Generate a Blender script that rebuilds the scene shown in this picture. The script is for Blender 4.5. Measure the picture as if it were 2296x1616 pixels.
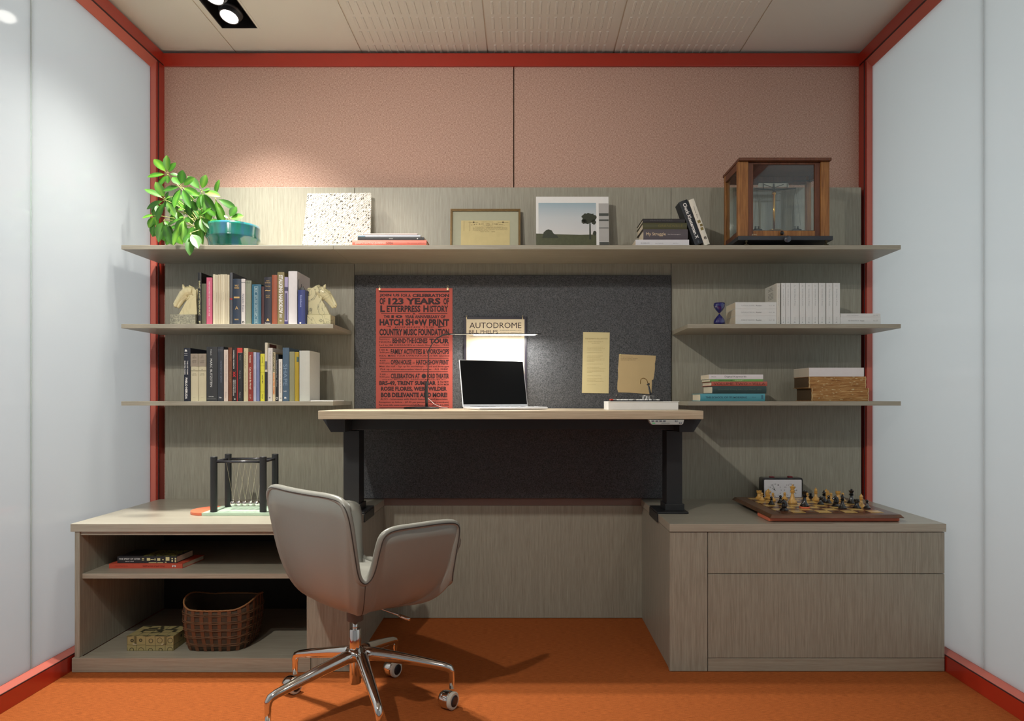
import bpy, math, random
from mathutils import Vector, Matrix, Euler

for o in list(bpy.data.objects): bpy.data.objects.remove(o)
S = bpy.context.scene
COL = S.collection
PI = math.pi
rnd = random.Random(7)
# ------------------------------------------------------------------ camera
# room frame: X right, Y away from the viewer (front face of the wood wall is Y=0), Z up; metres
F_PX, CAM_D, EYE = 1531.0, 3.10, 1.0
cd = bpy.data.cameras.new('camera'); cam = bpy.data.objects.new('camera', cd); COL.objects.link(cam)
cam.location = (0, -CAM_D, EYE); cam.rotation_euler = (PI/2, 0, 0)
cd.sensor_width = 36; cd.lens = F_PX/2296*36; cd.shift_x = -27/2296; cd.shift_y = 84/2296
cd.clip_start = 0.02
S.camera = cam
# ------------------------------------------------------------------ world, exposure
S.view_settings.view_transform = 'Standard'; S.view_settings.look = 'None'
S.view_settings.exposure = 0.0; S.view_settings.gamma = 1.0; S.view_settings.use_curve_mapping = False
wd = bpy.data.worlds.new('world'); S.world = wd; wd.use_nodes = True
bg = wd.node_tree.nodes['Background']; bg.inputs[0].default_value = (0.97, 0.985, 1.0, 1); bg.inputs[1].default_value = 0.21
# ------------------------------------------------------------------ lights
def spot(name, loc, aim, watts, cone, blend=0.6, size=0.03, col=(1, .95, .87)):
    l = bpy.data.lights.new(name, 'SPOT'); l.energy = watts; l.spot_size = math.radians(cone); l.spot_blend = blend
    l.shadow_soft_size = size; l.color = col
    o = bpy.data.objects.new(name, l); COL.objects.link(o); o.location = loc
    o.rotation_euler = (Vector(aim)-Vector(loc)).to_track_quat('-Z', 'Y').to_euler()
    return o
def area(name, loc, aim, watts, sx, sy, col=(1, 1, 1)):
    l = bpy.data.lights.new(name, 'AREA'); l.shape = 'RECTANGLE'; l.size = sx; l.size_y = sy; l.energy = watts; l.color = col
    o = bpy.data.objects.new(name, l); COL.objects.link(o); o.location = loc
    o.rotation_euler = (Vector(aim)-Vector(loc)).to_track_quat('-Z', 'Y').to_euler()
    return o
spot('ceiling_or_fill_spot', (-1.205, -.275, 2.555), (-1.08, -.88, 0.5), 170, 112, 1.0)
spot('ceiling_or_fill_spot', (-1.205, -.415, 2.555), (-.95, -1.05, 0.5), 170, 112, 1.0)
spot('ceiling_or_fill_spot', (-1.15, -2.75, 2.55), (-.35, -.60, .9), 120, 88, .7)
spot('ceiling_or_fill_spot', (-.75, -3.0, 2.55), (-1.2, 0, 1.95), 56, 84, 1.0)  # added unseen spot, brightens the left part of the pink wall
spot('ceiling_or_fill_spot', (1.30, -3.3, 2.55), (.2, -.2, 1.2), 20, 110, .8)  # weak unseen spot, added as fill from the front right
area('pane_backlight', (-3.1, -1.2, 1.6), (-1.7, -1.2, 1.35), 46, 3.0, 2.4, (.99, .99, .98))  # unseen area light added behind the left panes to brighten the glass
area('pane_backlight', (3.0, -1.2, 1.5), (1.6, -1.2, 1.30), 45, 3.0, 2.0, (.97, 1, .98))  # the same added backlight, out of view behind the right panes

# ------------------------------------------------------------------ helpers
def sc(d): return F_PX/(CAM_D-d)
def WX(px, d): return (px-1175)/sc(d)
def WZ(py, d): return EYE+(892-py)/sc(d)
def W(px, py, d): return Vector((WX(px, d), -d, WZ(py, d)))
def lin(c):
    return tuple(((x/255)/12.92 if x/255 <= .04045 else ((x/255+.055)/1.055)**2.4) for x in c)
MATS = {}
def nodes(m):
    m.use_nodes = True; nt = m.node_tree; return nt, nt.nodes['Principled BSDF']
def mat(name, rgb, rough=.6, metal=0, spec=.5, coat=0, noise=0, nscale=40, bump=0, emis=None, estr=0, trans=0):
    """plain colour (sRGB 0-255) with a little procedural mottling"""
    if name in MATS: return MATS[name]
    m = bpy.data.materials.new(name); nt, p = nodes(m); c = lin(rgb)
    p.inputs['Roughness'].default_value = rough; p.inputs['Metallic'].default_value = metal
    p.inputs['Specular IOR Level'].default_value = spec; p.inputs['Coat Weight'].default_value = coat
    p.inputs['Coat Roughness'].default_value = .06
    if trans: p.inputs['Transmission Weight'].default_value = trans
    if emis: p.inputs['Emission Color'].default_value = (*emis, 1); p.inputs['Emission Strength'].default_value = estr
    tc = nt.nodes.new('ShaderNodeTexCoord'); n = nt.nodes.new('ShaderNodeTexNoise')
    n.inputs['Scale'].default_value = nscale; n.inputs['Detail'].default_value = 3
    nt.links.new(tc.outputs['Object'], n.inputs['Vector'])
    r = nt.nodes.new('ShaderNodeMix'); r.data_type = 'RGBA'
    k = noise if noise else .04
    r.inputs[6].default_value = (*[x*(1-k) for x in c], 1); r.inputs[7].default_value = (*[min(1, x*(1+k)) for x in c], 1)
    nt.links.new(n.outputs['Fac'], r.inputs[0]); nt.links.new(r.outputs[2], p.inputs['Base Color'])
    if bump:
        b = nt.nodes.new('ShaderNodeBump'); b.inputs['Strength'].default_value = bump; b.inputs['Distance'].default_value = .002
        nt.links.new(n.outputs['Fac'], b.inputs['Height']); nt.links.new(b.outputs[0], p.inputs['Normal'])
    MATS[name] = m; return m
def ramp(nt, fac, stops):
    r = nt.nodes.new('ShaderNodeValToRGB'); e = r.color_ramp.elements
    while len(e) < len(stops): e.new(.5)
    for i, (p, c) in enumerate(stops): e[i].position = p; e[i].color = (*c, 1)
    nt.links.new(fac, r.inputs[0]); return r
def grain(name, light, dark, scale, rough=.42, bump=.08, spec=.4, big=None):
    """brushed wood grain: noise stretched along the axis with the small scale"""
    if name in MATS: return MATS[name]
    m = bpy.data.materials.new(name); nt, p = nodes(m)
    tc = nt.nodes.new('ShaderNodeTexCoord'); mp = nt.nodes.new('ShaderNodeMapping')
    mp.inputs['Scale'].default_value = scale
    nt.links.new(tc.outputs['Object'], mp.inputs['Vector'])
    n = nt.nodes.new('ShaderNodeTexNoise'); n.inputs['Scale'].default_value = 1; n.inputs['Detail'].default_value = 6; n.inputs['Roughness'].default_value = .65
    nt.links.new(mp.outputs[0], n.inputs['Vector'])
    mp2 = nt.nodes.new('ShaderNodeMapping'); mp2.inputs['Scale'].default_value = [x*.25 for x in scale]
    nt.links.new(tc.outputs['Object'], mp2.inputs['Vector'])
    n2 = nt.nodes.new('ShaderNodeTexNoise'); n2.inputs['Scale'].default_value = 1; n2.inputs['Detail'].default_value = 2
    nt.links.new(mp2.outputs[0], n2.inputs['Vector'])
    ad = nt.nodes.new('ShaderNodeMath'); ad.operation = 'MULTIPLY_ADD'; ad.inputs[1].default_value = .30
    nt.links.new(n2.outputs['Fac'], ad.inputs[0])
    mu = nt.nodes.new('ShaderNodeMath'); mu.operation = 'MULTIPLY'; mu.inputs[1].default_value = .70
    nt.links.new(n.outputs['Fac'], mu.inputs[0]); nt.links.new(mu.outputs[0], ad.inputs[2])
    r = ramp(nt, ad.outputs[0], [(.36, lin(dark)), (.62, lin(light))])
    nt.links.new(r.outputs[0], p.inputs['Base Color'])
    p.inputs['Roughness'].default_value = rough; p.inputs['Specular IOR Level'].default_value = spec
    b = nt.nodes.new('ShaderNodeBump'); b.inputs['Strength'].default_value = bump; b.inputs['Distance'].default_value = .001
    nt.links.new(n.outputs['Fac'], b.inputs['Height']); nt.links.new(b.outputs[0], p.inputs['Normal'])
    MATS[name] = m; return m
def fabric(name, a, b_, fine=900, rough=.95, bump=.25):
    m = bpy.data.materials.new(name); nt, p = nodes(m)
    tc = nt.nodes.new('ShaderNodeTexCoord')
    outs = []
    for s in ((fine, fine, fine*.22), (fine*.22, fine, fine*.9)):
        mp = nt.nodes.new('ShaderNodeMapping'); mp.inputs['Scale'].default_value = s
        nt.links.new(tc.outputs['Object'], mp.inputs['Vector'])
        n = nt.nodes.new('ShaderNodeTexNoise'); n.inputs['Scale'].default_value = 1; n.inputs['Detail'].default_value = 3
        nt.links.new(mp.outputs[0], n.inputs['Vector']); outs.append(n.outputs['Fac'])
    mx = nt.nodes.new('ShaderNodeMath'); mx.operation = 'ADD'
    nt.links.new(outs[0], mx.inputs[0]); nt.links.new(outs[1], mx.inputs[1])
    hf = nt.nodes.new('ShaderNodeMath'); hf.operation = 'MULTIPLY'; hf.inputs[1].default_value = .5
    nt.links.new(mx.outputs[0], hf.inputs[0])
    r = ramp(nt, hf.outputs[0], [(.40, lin(a)), (.60, lin(b_))])
    nt.links.new(r.outputs[0], p.inputs['Base Color']); p.inputs['Roughness'].default_value = rough
    p.inputs['Specular IOR Level'].default_value = .15
    b = nt.nodes.new('ShaderNodeBump'); b.inputs['Strength'].default_value = bump; b.inputs['Distance'].default_value = .001
    nt.links.new(hf.outputs[0], b.inputs['Height']); nt.links.new(b.outputs[0], p.inputs['Normal'])
    MATS[name] = m; return m

class MB:
    def __init__(s): s.v = []; s.f = []
    def quad(s, a, b, c, d): n = len(s.v); s.v += [tuple(a), tuple(b), tuple(c), tuple(d)]; s.f.append((n, n+1, n+2, n+3))
    def box(s, x0, x1, y0, y1, z0, z1):
        n = len(s.v)
        s.v += [(x0, y0, z0), (x1, y0, z0), (x1, y1, z0), (x0, y1, z0), (x0, y0, z1), (x1, y0, z1), (x1, y1, z1), (x0, y1, z1)]
        s.f += [tuple(n+i for i in q) for q in ((0, 3, 2, 1), (4, 5, 6, 7), (0, 1, 5, 4), (1, 2, 6, 5), (2, 3, 7, 6), (3, 0, 4, 7))]
        return s
    def hexa(s, p):   # 8 points ordered like box
        n = len(s.v); s.v += [tuple(q) for q in p]
        s.f += [tuple(n+i for i in q) for q in ((0, 3, 2, 1), (4, 5, 6, 7), (0, 1, 5, 4), (1, 2, 6, 5), (2, 3, 7, 6), (3, 0, 4, 7))]
        return s
    def lathe(s, prof, c=(0, 0, 0), n=20, axis='Z'):
        base = len(s.v); m = len(prof)
        for r, z in prof:
            for k in range(n):
                a = 2*PI*k/n; q = (r*math.cos(a), r*math.sin(a), z)
                if axis == 'Y': q = (q[0], q[2], -q[1])
                if axis == 'X': q = (q[2], q[1], -q[0])
                s.v.append((c[0]+q[0], c[1]+q[1], c[2]+q[2]))
        for i in range(m-1):
            for k in range(n):
                a = base+i*n+k; b = base+i*n+(k+1) % n
                s.f.append((a, b, b+n, a+n))
        s.f.append(tuple(base+k for k in reversed(range(n)))); s.f.append(tuple(base+(m-1)*n+k for k in range(n)))
        return s
    def tube(s, path, r, n=8, closed=False, flat=1.0, up=None):
        path = [Vector(p) for p in path]; m = len(path); base = len(s.v)
        rs = r if isinstance(r, (list, tuple)) else [r]*m
        prev = None
        for i, p in enumerate(path):
            a = path[(i-1) % m] if (closed or i > 0) else p; b = path[(i+1) % m] if (closed or i < m-1) else p
            t = (b-a)
            if t.length < 1e-9: t = Vector((0, 0, 1))
            t.normalize()
            if prev is None:
                u = Vector(up) if up else (Vector((0, 0, 1)) if abs(t.z) < .9 else Vector((1, 0, 0)))
            else: u = prev
            u = (u-t*u.dot(t))
            if u.length < 1e-6: u = t.orthogonal()
            u.normalize(); prev = u; w = t.cross(u)
            for k in range(n):
                q = 2*PI*k/n
                s.v.append(tuple(p+u*(math.cos(q)*rs[i]*flat)+w*(math.sin(q)*rs[i])))
        for i in range(m if closed else m-1):
            for k in range(n):
                a = base+i*n+k; b = base+i*n+(k+1) % n; j = ((i+1) % m)*n
                s.f.append((a, b, base+j+(k+1) % n, base+j+k))
        if not closed:
            s.f.append(tuple(base+k for k in reversed(range(n)))); s.f.append(tuple(base+(m-1)*n+k for k in range(n)))
        return s
    def prism(s, pts, y0, y1):   # polygon in x,z extruded along y
        n = len(pts); b = len(s.v)
        s.v += [(x, y0, z) for x, z in pts]+[(x, y1, z) for x, z in pts]
        s.f.append(tuple(b+i for i in range(n))); s.f.append(tuple(b+n+i for i in reversed(range(n))))
        s.f += [(b+(i+1) % n, b+i, b+n+i, b+n+(i+1) % n) for i in range(n)]
        return s
    def mesh(s, name):
        me = bpy.data.meshes.new(name); me.from_pydata(s.v, [], s.f)
        import bmesh
        bm = bmesh.new(); bm.from_mesh(me); bmesh.ops.recalc_face_normals(bm, faces=bm.faces); bm.to_mesh(me); bm.free()
        me.update(); return me
    def build(s, name, m, parent=None, smooth=False, bevel=0, sub=0, loc=None):
        me = s.mesh(name); o = bpy.data.objects.new(name, me); COL.objects.link(o)
        if m: me.materials.append(m)
        if smooth:
            for p in me.polygons: p.use_smooth = True
        if bevel:
            b = o.modifiers.new('bevel', 'BEVEL'); b.width = bevel; b.segments = 2; b.limit_method = 'ANGLE'; b.angle_limit = .7
        if sub:
            b = o.modifiers.new('sub', 'SUBSURF'); b.levels = sub; b.render_levels = sub
        if loc: o.location = loc
        if parent: o.parent = parent
        return o
def smooth_angle(o, deg=35):
    me = o.data
    for p in me.polygons: p.use_smooth = True
    try: me.set_sharp_from_angle(angle=math.radians(deg))
    except Exception: pass
    return o
def B(x0, x1, y0, y1, z0, z1): return MB().box(x0, x1, y0, y1, z0, z1)
def tag(o, label=None, cat=None, group=None, kind=None):
    if label: o['label'] = label
    if cat: o['category'] = cat
    if group: o['group'] = group
    if kind: o['kind'] = kind
    return o
def empty(name, loc, rz=0, label=None, cat=None, group=None):
    o = bpy.data.objects.new(name, None); COL.objects.link(o); o.location = loc; o.rotation_euler = (0, 0, rz)
    o.empty_display_size = .05
    return tag(o, label, cat, group)
TEXT_CACHE = {}
def glyphs(txt, bold=0.0):
    k = (txt, bold)
    if k not in TEXT_CACHE:
        c = bpy.data.curves.new('t', 'FONT'); c.body = txt; c.size = 1; c.offset = bold; c.resolution_u = 2
        o = bpy.data.objects.new('t', c)
        me = bpy.data.meshes.new_from_object(o)
        v = [(p.co.x, p.co.y) for p in me.vertices]; f = [tuple(p.vertices) for p in me.polygons]
        xs = [p[0] for p in v]; ys = [p[1] for p in v]
        x0, x1, y0, y1 = min(xs), max(xs), min(ys), max(ys)
        v = [((x-x0)/(x1-x0), (y-y0)/(y1-y0)) for x, y in v]
        TEXT_CACHE[k] = (v, f)
        bpy.data.objects.remove(o); bpy.data.curves.remove(c); bpy.data.meshes.remove(me)
    return TEXT_CACHE[k]
class TX(MB):
    """flat lettering fitted into boxes of the x,z plane at depth y"""
    def put(s, txt, x0, x1, z0, z1, y, bold=.012):
        v, f = glyphs(txt, bold); n = len(s.v)
        s.v += [(x0+a*(x1-x0), y, z0+b*(z1-z0)) for a, b in v]; s.f += [tuple(n+i for i in q) for q in f]; return s
    def down(s, txt, x0, x1, ztop, zbot, y, bold=.012):   # reads downwards
        v, f = glyphs(txt, bold); n = len(s.v)
        s.v += [(x0+b*(x1-x0), y, ztop-a*(ztop-zbot)) for a, b in v]; s.f += [tuple(n+i for i in q) for q in f]; return s
    def rect(s, x0, x1, z0, z1, y): s.quad((x0, y, z0), (x1, y, z0), (x1, y, z1), (x0, y, z1)); return s
    def disc(s, cx, cz, r, y, n=20):
        b = len(s.v); s.v += [(cx+r*math.cos(2*PI*k/n), y, cz+r*math.sin(2*PI*k/n)) for k in range(n)]; s.f.append(tuple(range(b, b+n))); return s
    def poly(s, pts, y): b = len(s.v); s.v += [(x, y, z) for x, z in pts]; s.f.append(tuple(range(b, b+len(pts)))); return s

# ------------------------------------------------------------------ materials
WV = grain('greige_wood_vertical', (163, 160, 145), (137, 133, 119), (460, 460, 13))
WH = grain('greige_wood_horizontal', (165, 160, 144), (144, 137, 121), (10, 420, 420))
WTOP = grain('greige_wood_top', (172, 167, 151), (156, 150, 134), (8, 300, 300), rough=.3, spec=.5)
DESKW = grain('pale_oak_desk', (200, 184, 158), (172, 155, 130), (8, 150, 220), rough=.35)
PINK = fabric('pink_woven_fabric', (158, 122, 108), (210, 178, 162), 620)
DARKF = fabric('charcoal_woven_fabric', (52, 54, 57), (104, 105, 108), 900)
RED = mat('orange_red_lacquer', (166, 44, 27), .28, coat=.4, noise=.02)
REDS = mat('red_lacquer_lit', (196, 104, 88), .35, coat=.2, noise=.02)  # the frame's red in a pinker tone, light on the stops put into the colour
DGASK = mat('dark_gasket', (62, 22, 18), .6)
CEILM = mat('offwhite_ceiling_metal', (220, 219, 208), .55, noise=.02, nscale=3)
BLACK = mat('black_powdercoat', (34, 36, 38), .42, noise=.05)
BLACKG = mat('black_gloss', (10, 10, 11), .12, coat=.5)
CHROME = mat('chrome', (225, 222, 218), .08, metal=1, noise=.01)
STEEL = mat('brushed_steel', (190, 190, 190), .28, metal=1)
BRASS = mat('brass', (214, 168, 84), .16, metal=1)
WHITE = mat('white_plastic', (232, 232, 230), .35)
PAPER = mat('book_pages', (218, 206, 182), .9, noise=.06, nscale=300)
# glass wall: white laminated glass, partly translucent, glossy
def panemat():
    m = bpy.data.materials.new('white_laminated_glass'); nt, p = nodes(m)
    p.inputs['Base Color'].default_value = (.33, .35, .36, 1); p.inputs['Roughness'].default_value = .06
    p.inputs['Specular IOR Level'].default_value = 1.0
    t = nt.nodes.new('ShaderNodeBsdfTranslucent'); t.inputs[0].default_value = (.86, .90, .92, 1)
    mx = nt.nodes.new('ShaderNodeMixShader'); mx.inputs[0].default_value = .68
    nt.links.new(p.outputs[0], mx.inputs[1]); nt.links.new(t.outputs[0], mx.inputs[2])
    nt.links.new(mx.outputs[0], nt.nodes['Material Output'].inputs[0]); return m
PANE = panemat()
def carpet():
    m = bpy.data.materials.new('orange_carpet'); nt, p = nodes(m)
    tc = nt.nodes.new('ShaderNodeTexCoord')
    mp = nt.nodes.new('ShaderNodeMapping'); mp.inputs['Scale'].default_value = (45, 420, 1)
    nt.links.new(tc.outputs['Object'], mp.inputs['Vector'])
    n = nt.nodes.new('ShaderNodeTexNoise'); n.inputs['Scale'].default_value = 1; n.inputs['Detail'].default_value = 5
    nt.links.new(mp.outputs[0], n.inputs['Vector'])
    n2 = nt.nodes.new('ShaderNodeTexNoise'); n2.inputs['Scale'].default_value = 500; n2.inputs['Detail'].default_value = 2
    nt.links.new(tc.outputs['Object'], n2.inputs['Vector'])
    a = nt.nodes.new('ShaderNodeMath'); a.operation = 'ADD'; nt.links.new(n.outputs['Fac'], a.inputs[0]); nt.links.new(n2.outputs['Fac'], a.inputs[1])
    h = nt.nodes.new('ShaderNodeMath'); h.operation = 'MULTIPLY'; h.inputs[1].default_value = .5; nt.links.new(a.outputs[0], h.inputs[0])
    r = ramp(nt, h.outputs[0], [(.36, lin((130, 68, 32))), (.64, lin((184, 102, 50)))])
    nt.links.new(r.outputs[0], p.inputs['Base Color']); p.inputs['Roughness'].default_value = .95; p.inputs['Specular IOR Level'].default_value = .1
    b = nt.nodes.new('ShaderNodeBump'); b.inputs['Strength'].default_value = .5; b.inputs['Distance'].default_value = .003
    nt.links.new(h.outputs[0], b.inputs['Height']); nt.links.new(b.outputs[0], p.inputs['Normal'])
    return m
# ------------------------------------------------------------------ structure
def struct(mb, name, m, **k): o = mb.build(name, m, **k); o['kind'] = 'structure'; return o
XL, XR = -1.656, 1.541            # inner faces of the red side rails
GL, GR = -1.690, 1.575            # glass planes
floor = struct(B(-4, 4, -4.2, .5, -.05, 0), 'floor', carpet())
# back wall: backing + two pink fabric panels with a recessed seam
YW = .05
wb = struct(B(-4, 4, YW+.02, YW+.10, 0, 2.583), 'wall_back', mat('wall_backing', (150, 142, 128), .8))
seam = WX(1152, -YW)
B(XL-.02, seam-.0022, YW, YW+.02, .0, 2.53).build('fabric_panel', PINK, wb, bevel=.002)
B(seam+.0022, XR+.02, YW, YW+.02, .0, 2.53).build('fabric_panel', PINK, wb, bevel=.002)
# red frame
struct(B(XL-.05, XR+.05, YW-.012, YW+.02, 2.525, 2.585), 'trim_1', RED, bevel=.002)
def rail(side, n):
    sg = -1 if side == 'left' else 1
    xf, xg = (XL, GL) if side == 'left' else (XR, GR)
    xo = xg+sg*.03
    o = struct(B(min(xf, xo), max(xf, xo), -4.2, YW+.02, 0, .058), 'trim_%d' % n, RED, bevel=.0015)
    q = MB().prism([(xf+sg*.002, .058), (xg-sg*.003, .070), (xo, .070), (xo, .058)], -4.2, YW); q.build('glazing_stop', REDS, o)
    B(min(xf+sg*.0, xf+sg*.004), max(xf+sg*.0, xf+sg*.004), -4.2, YW, .0575, .0605).build('gasket', DGASK, o)
    o = struct(B(min(xf, xo), max(xf, xo), -4.2, YW+.02, 2.53, 2.585), 'trim_%d' % (n+1), RED, bevel=.0015)
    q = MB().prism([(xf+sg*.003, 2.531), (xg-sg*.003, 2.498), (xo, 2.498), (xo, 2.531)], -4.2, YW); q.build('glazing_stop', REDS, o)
    B(min(xf-sg*.0, xf+sg*.005), max(xf, xf+sg*.005), -4.2, YW-.01, 2.5265, 2.5305).build('gasket', DGASK, o)
    o = struct(B(min(xf+sg*.003, xo), max(xf+sg*.003, xo), -.004, YW+.01, .058, 2.53), 'trim_%d' % (n+2), RED, bevel=.0015)
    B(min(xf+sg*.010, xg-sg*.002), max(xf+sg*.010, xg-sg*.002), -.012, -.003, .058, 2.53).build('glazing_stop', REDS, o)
    B(min(xf+sg*.0, xf+sg*.004), max(xf+sg*.0, xf+sg*.004), -.006, -.002, .058, 2.53).build('gasket', DGASK, o)
rail('left', 2); rail('right', 5)
for side, xg, jd in (('left', GL, WX(70, .8) and (CAM_D-1531*1.69/1105)), ('right', GR, CAM_D-1531*1.575/1030)):
    sg = -1 if side == 'left' else 1
    a, b = sorted((xg, xg+sg*.012))
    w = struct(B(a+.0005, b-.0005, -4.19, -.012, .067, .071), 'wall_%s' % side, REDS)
    B(a, b, -jd+.0022, -.012, .070, 2.50).build('glass_pane', PANE, w, bevel=.0012)
    B(a, b, -jd-1.5, -jd-.0022, .070, 2.50).build('glass_pane', PANE, w, bevel=.0012)
    B(a, b, -4.19, -jd-1.5045, .070, 2.50).build('glass_pane', PANE, w, bevel=.0012)
    g = mat('clear_glass_edge', (120, 140, 132), .15, coat=.6)
    B(a+.003, b-.001, -jd-.0021, -jd+.0021, .070, 2.50).build('glass_joint', g, w)
# ceiling: metal tiles with embossed slots
ZC = 2.598
ceil = struct(B(-4, 4, -4.2, .6, ZC+.14, ZC+.16), 'ceiling', mat('ceiling_void', (150, 144, 130), .9))
X0 = -.7495
FX0, FX1, FY0, FY1 = WX(498, .149), WX(578, .149), -.86, -.149     # opening of the recessed fixture
xs = [X0+.582*k for k in range(-3, 6)]; ys = [.45, -.75, -1.95, -3.15, -4.2]
ceil_bar = MB()
for x in xs: ceil_bar.box(x-.004, x+.004, -4.2, .45, ZC+.004, ZC+.012)
ceil_bar.build('grid_bar', mat('ceiling_bar', (214, 206, 190), .5), ceil)
for i in range(len(xs)-1):
    for j in range(len(ys)-1):
        x0, x1, y0, y1 = xs[i]+.003, xs[i+1]-.003, ys[j+1]+.001, ys[j]-.001
        mb = MB()
        if x0 < FX0 < x1 and j == 0:
            mb.box(x0, FX0, y0, y1, ZC, ZC+.01); mb.box(FX1, x1, y0, y1, ZC, ZC+.01)
            mb.box(FX0, FX1, FY1, y1, ZC, ZC+.01)
        elif x0 < FX0 < x1 and j == 1:
            mb.box(x0, FX0, FY0, y1, ZC, ZC+.01); mb.box(FX1, x1, FY0, y1, ZC, ZC+.01); mb.box(x0, x1, y0, FY0, ZC, ZC+.01)
        else: mb.box(x0, x1, y0, y1, ZC, ZC+.01)
        t = mb.build('ceiling_tile', CEILM, ceil)
        if j <= 1 and xs[i] > -.8 and xs[i] < .5:
            sl = MB()
            for r in range(9):
                for c in range(16):
                    cx = x0+.033+c*.0331; yy = y1-.03-r*.1125
                    if yy-.093 < y0: continue
                    sl.hexa([(cx-.004, yy-.09, ZC-.0026), (cx+.004, yy-.09, ZC-.0026), (cx+.004, yy-.003, ZC-.0026), (cx-.004, yy-.003, ZC-.0026),
                             (cx-.0058, yy-.093, ZC), (cx+.0058, yy-.093, ZC), (cx+.0058, yy, ZC), (cx-.0058, yy, ZC)])
            so = sl.build('embossed_slots', CEILM, t); so['kind'] = 'stuff'
        if j == 0 and xs[i] > 1.0 and xs[i] < 1.3:
            sl = MB()
            for px, py in ((1760, 12), (1845, 12), (1785, 48), (1885, 48), (1915, 48), (1813, 80), (1893, 80), (1945, 78), (2010, 20)):
                d = CAM_D-F_PX*1.598/(892-py); q = W(px, py, d)
                sl.box(q.x-.004, q.x+.004, q.y-.04, q.y+.04, ZC-.0015, ZC)
            so = sl.build('embossed_slots', CEILM, t); so['kind'] = 'stuff'
# recessed spot fixture
fx = empty('recessed_spotlight', ((FX0+FX1)/2, (FY0+FY1)/2, ZC), 0, 'black recessed ceiling fixture with round adjustable spot lamps', 'ceiling light')
cx, cy = fx.location.x, fx.location.y
hx, hy = (FX1-FX0)/2, (FY1-FY0)/2
mb = MB(); t_ = .004
mb.box(-hx, -hx+t_, -hy, hy, -.001, .12); mb.box(hx-t_, hx, -hy, hy, -.001, .12); mb.box(-hx+t_, hx-t_, -hy, -hy+t_, -.001, .12)
mb.box(-hx+t_, hx-t_, hy-t_, hy, -.001, .12); mb.box(-hx, hx, -hy, hy, .12, .124)
mb.build('housing', mat('fixture_black', (30, 30, 31), .5), fx)
mb = MB(); e = .009
mb.box(-hx-e, -hx, -hy-e, hy+e, -.002, .0); mb.box(hx, hx+e, -hy-e, hy+e, -.002, .0); mb.box(-hx, hx, hy, hy+e, -.002, 0); mb.box(-hx, hx, -hy-e, -hy, -.002, 0)
mb.build('trim_ring', CEILM, fx)
GREYM = mat('lamp_grey', (120, 120, 122), .35, metal=.6)
EMIT = mat('lamp_lens', (255, 250, 235), .3, emis=(1, .96, .88), estr=14)
for k, yy in enumerate((-.262, -.402, -.542, -.682)):
    lamp = MB().lathe([(.012, .075), (.030, .07), (.038, .055), (.040, .02), (.040, 0), (.036, 0), (.036, .004)], n=28).build('spot_lamp', GREYM if k else GREYM, fx, smooth=True)
    lamp.location = (.002, yy-cy, -.015); lamp.rotation_euler = (math.radians(-16), math.radians(8), 0)
    smooth_angle(lamp)
    MB().lathe([(.0355, .0035), (.0355, .0015), (.02, .0), (.002, -.001)], n=28).build('lens', EMIT, lamp, smooth=True)
    MB().lathe([(.048, .020), (.050, .03), (.046, .034), (.042, .03)], n=28).build('gimbal_ring', BLACK, lamp, smooth=True)

# ------------------------------------------------------------------ wood wall panels, tackboard
ZT = WZ(420, 0)
xa, xb, xc, xd = WX(370, 0), WX(795, 0), WX(1505, 0), WX(1931, 0)
tag(B(xa, xb-.001, 0, YW-.002, .02, ZT).build('wall_panel', WV, bevel=.001), 'greige wood-grain back panel behind the left shelves', 'panel')
o = B(xb+.001, xc-.001, 0, YW-.002, WZ(617, 0), ZT).build('wall_panel', WV, bevel=.001)
tag(o, 'greige wood-grain header panel above the charcoal tackboard', 'panel')
tag(B(xc+.001, xd, 0, YW-.002, .02, ZT).build('wall_panel', WV, bevel=.001), 'greige wood-grain back panel behind the right shelves', 'panel')
tag(B(xb+.004, xc-.003, -.014, YW-.002, WZ(1117, 0)+.001, WZ(617, 0)-.002).build('tackboard', DARKF, bevel=.003), 'charcoal woven fabric tackboard behind the standing desk', 'tackboard')
tag(B(xb+.001, xc-.001, .0, YW-.002, .512, WZ(1117, 0)).build('ledge_trim', mat('mauve_brown_edge', (120, 98, 90), .5)), 'thin mauve-brown ledge strip under the charcoal tackboard', 'trim')
tag(B(xb+.001, xc-.001, 0, YW-.002, .002, .511).build('modesty_panel', WV, bevel=.001), 'low greige wood panel between the two credenzas', 'panel')
# ------------------------------------------------------------------ shelves
ZS1, ZS2, ZS3, TS = 1.627, 1.3035, .9865, .0175
SD = .30
for nm, x0, x1, z, lab in (
    ('wall_shelf', -1.652, WX(747, .3), ZS1, 'left section of the long top shelf, under the plant'),
    ('wall_shelf', WX(747, .3)+.0008, 1.5455, ZS1, 'right section of the long top shelf, under the balance case'),
    ('wall_shelf', -1.652, -.783, ZS2, 'middle left shelf carrying the horse bookends'),
    ('wall_shelf', -1.652, -.783, ZS3, 'lowest left shelf carrying the long row of books'),
    ('wall_shelf', .6705, 1.5455, ZS2, 'middle right shelf carrying the white paperbacks'),
    ('wall_shelf', .6705, 1.5455, ZS3, 'lowest right shelf carrying the worn tan books')):
    tag(B(x0, x1, -SD, -.0005, z-TS, z).build(nm, WH, bevel=.0008), lab, 'shelf', 'greige wall shelves')

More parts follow.
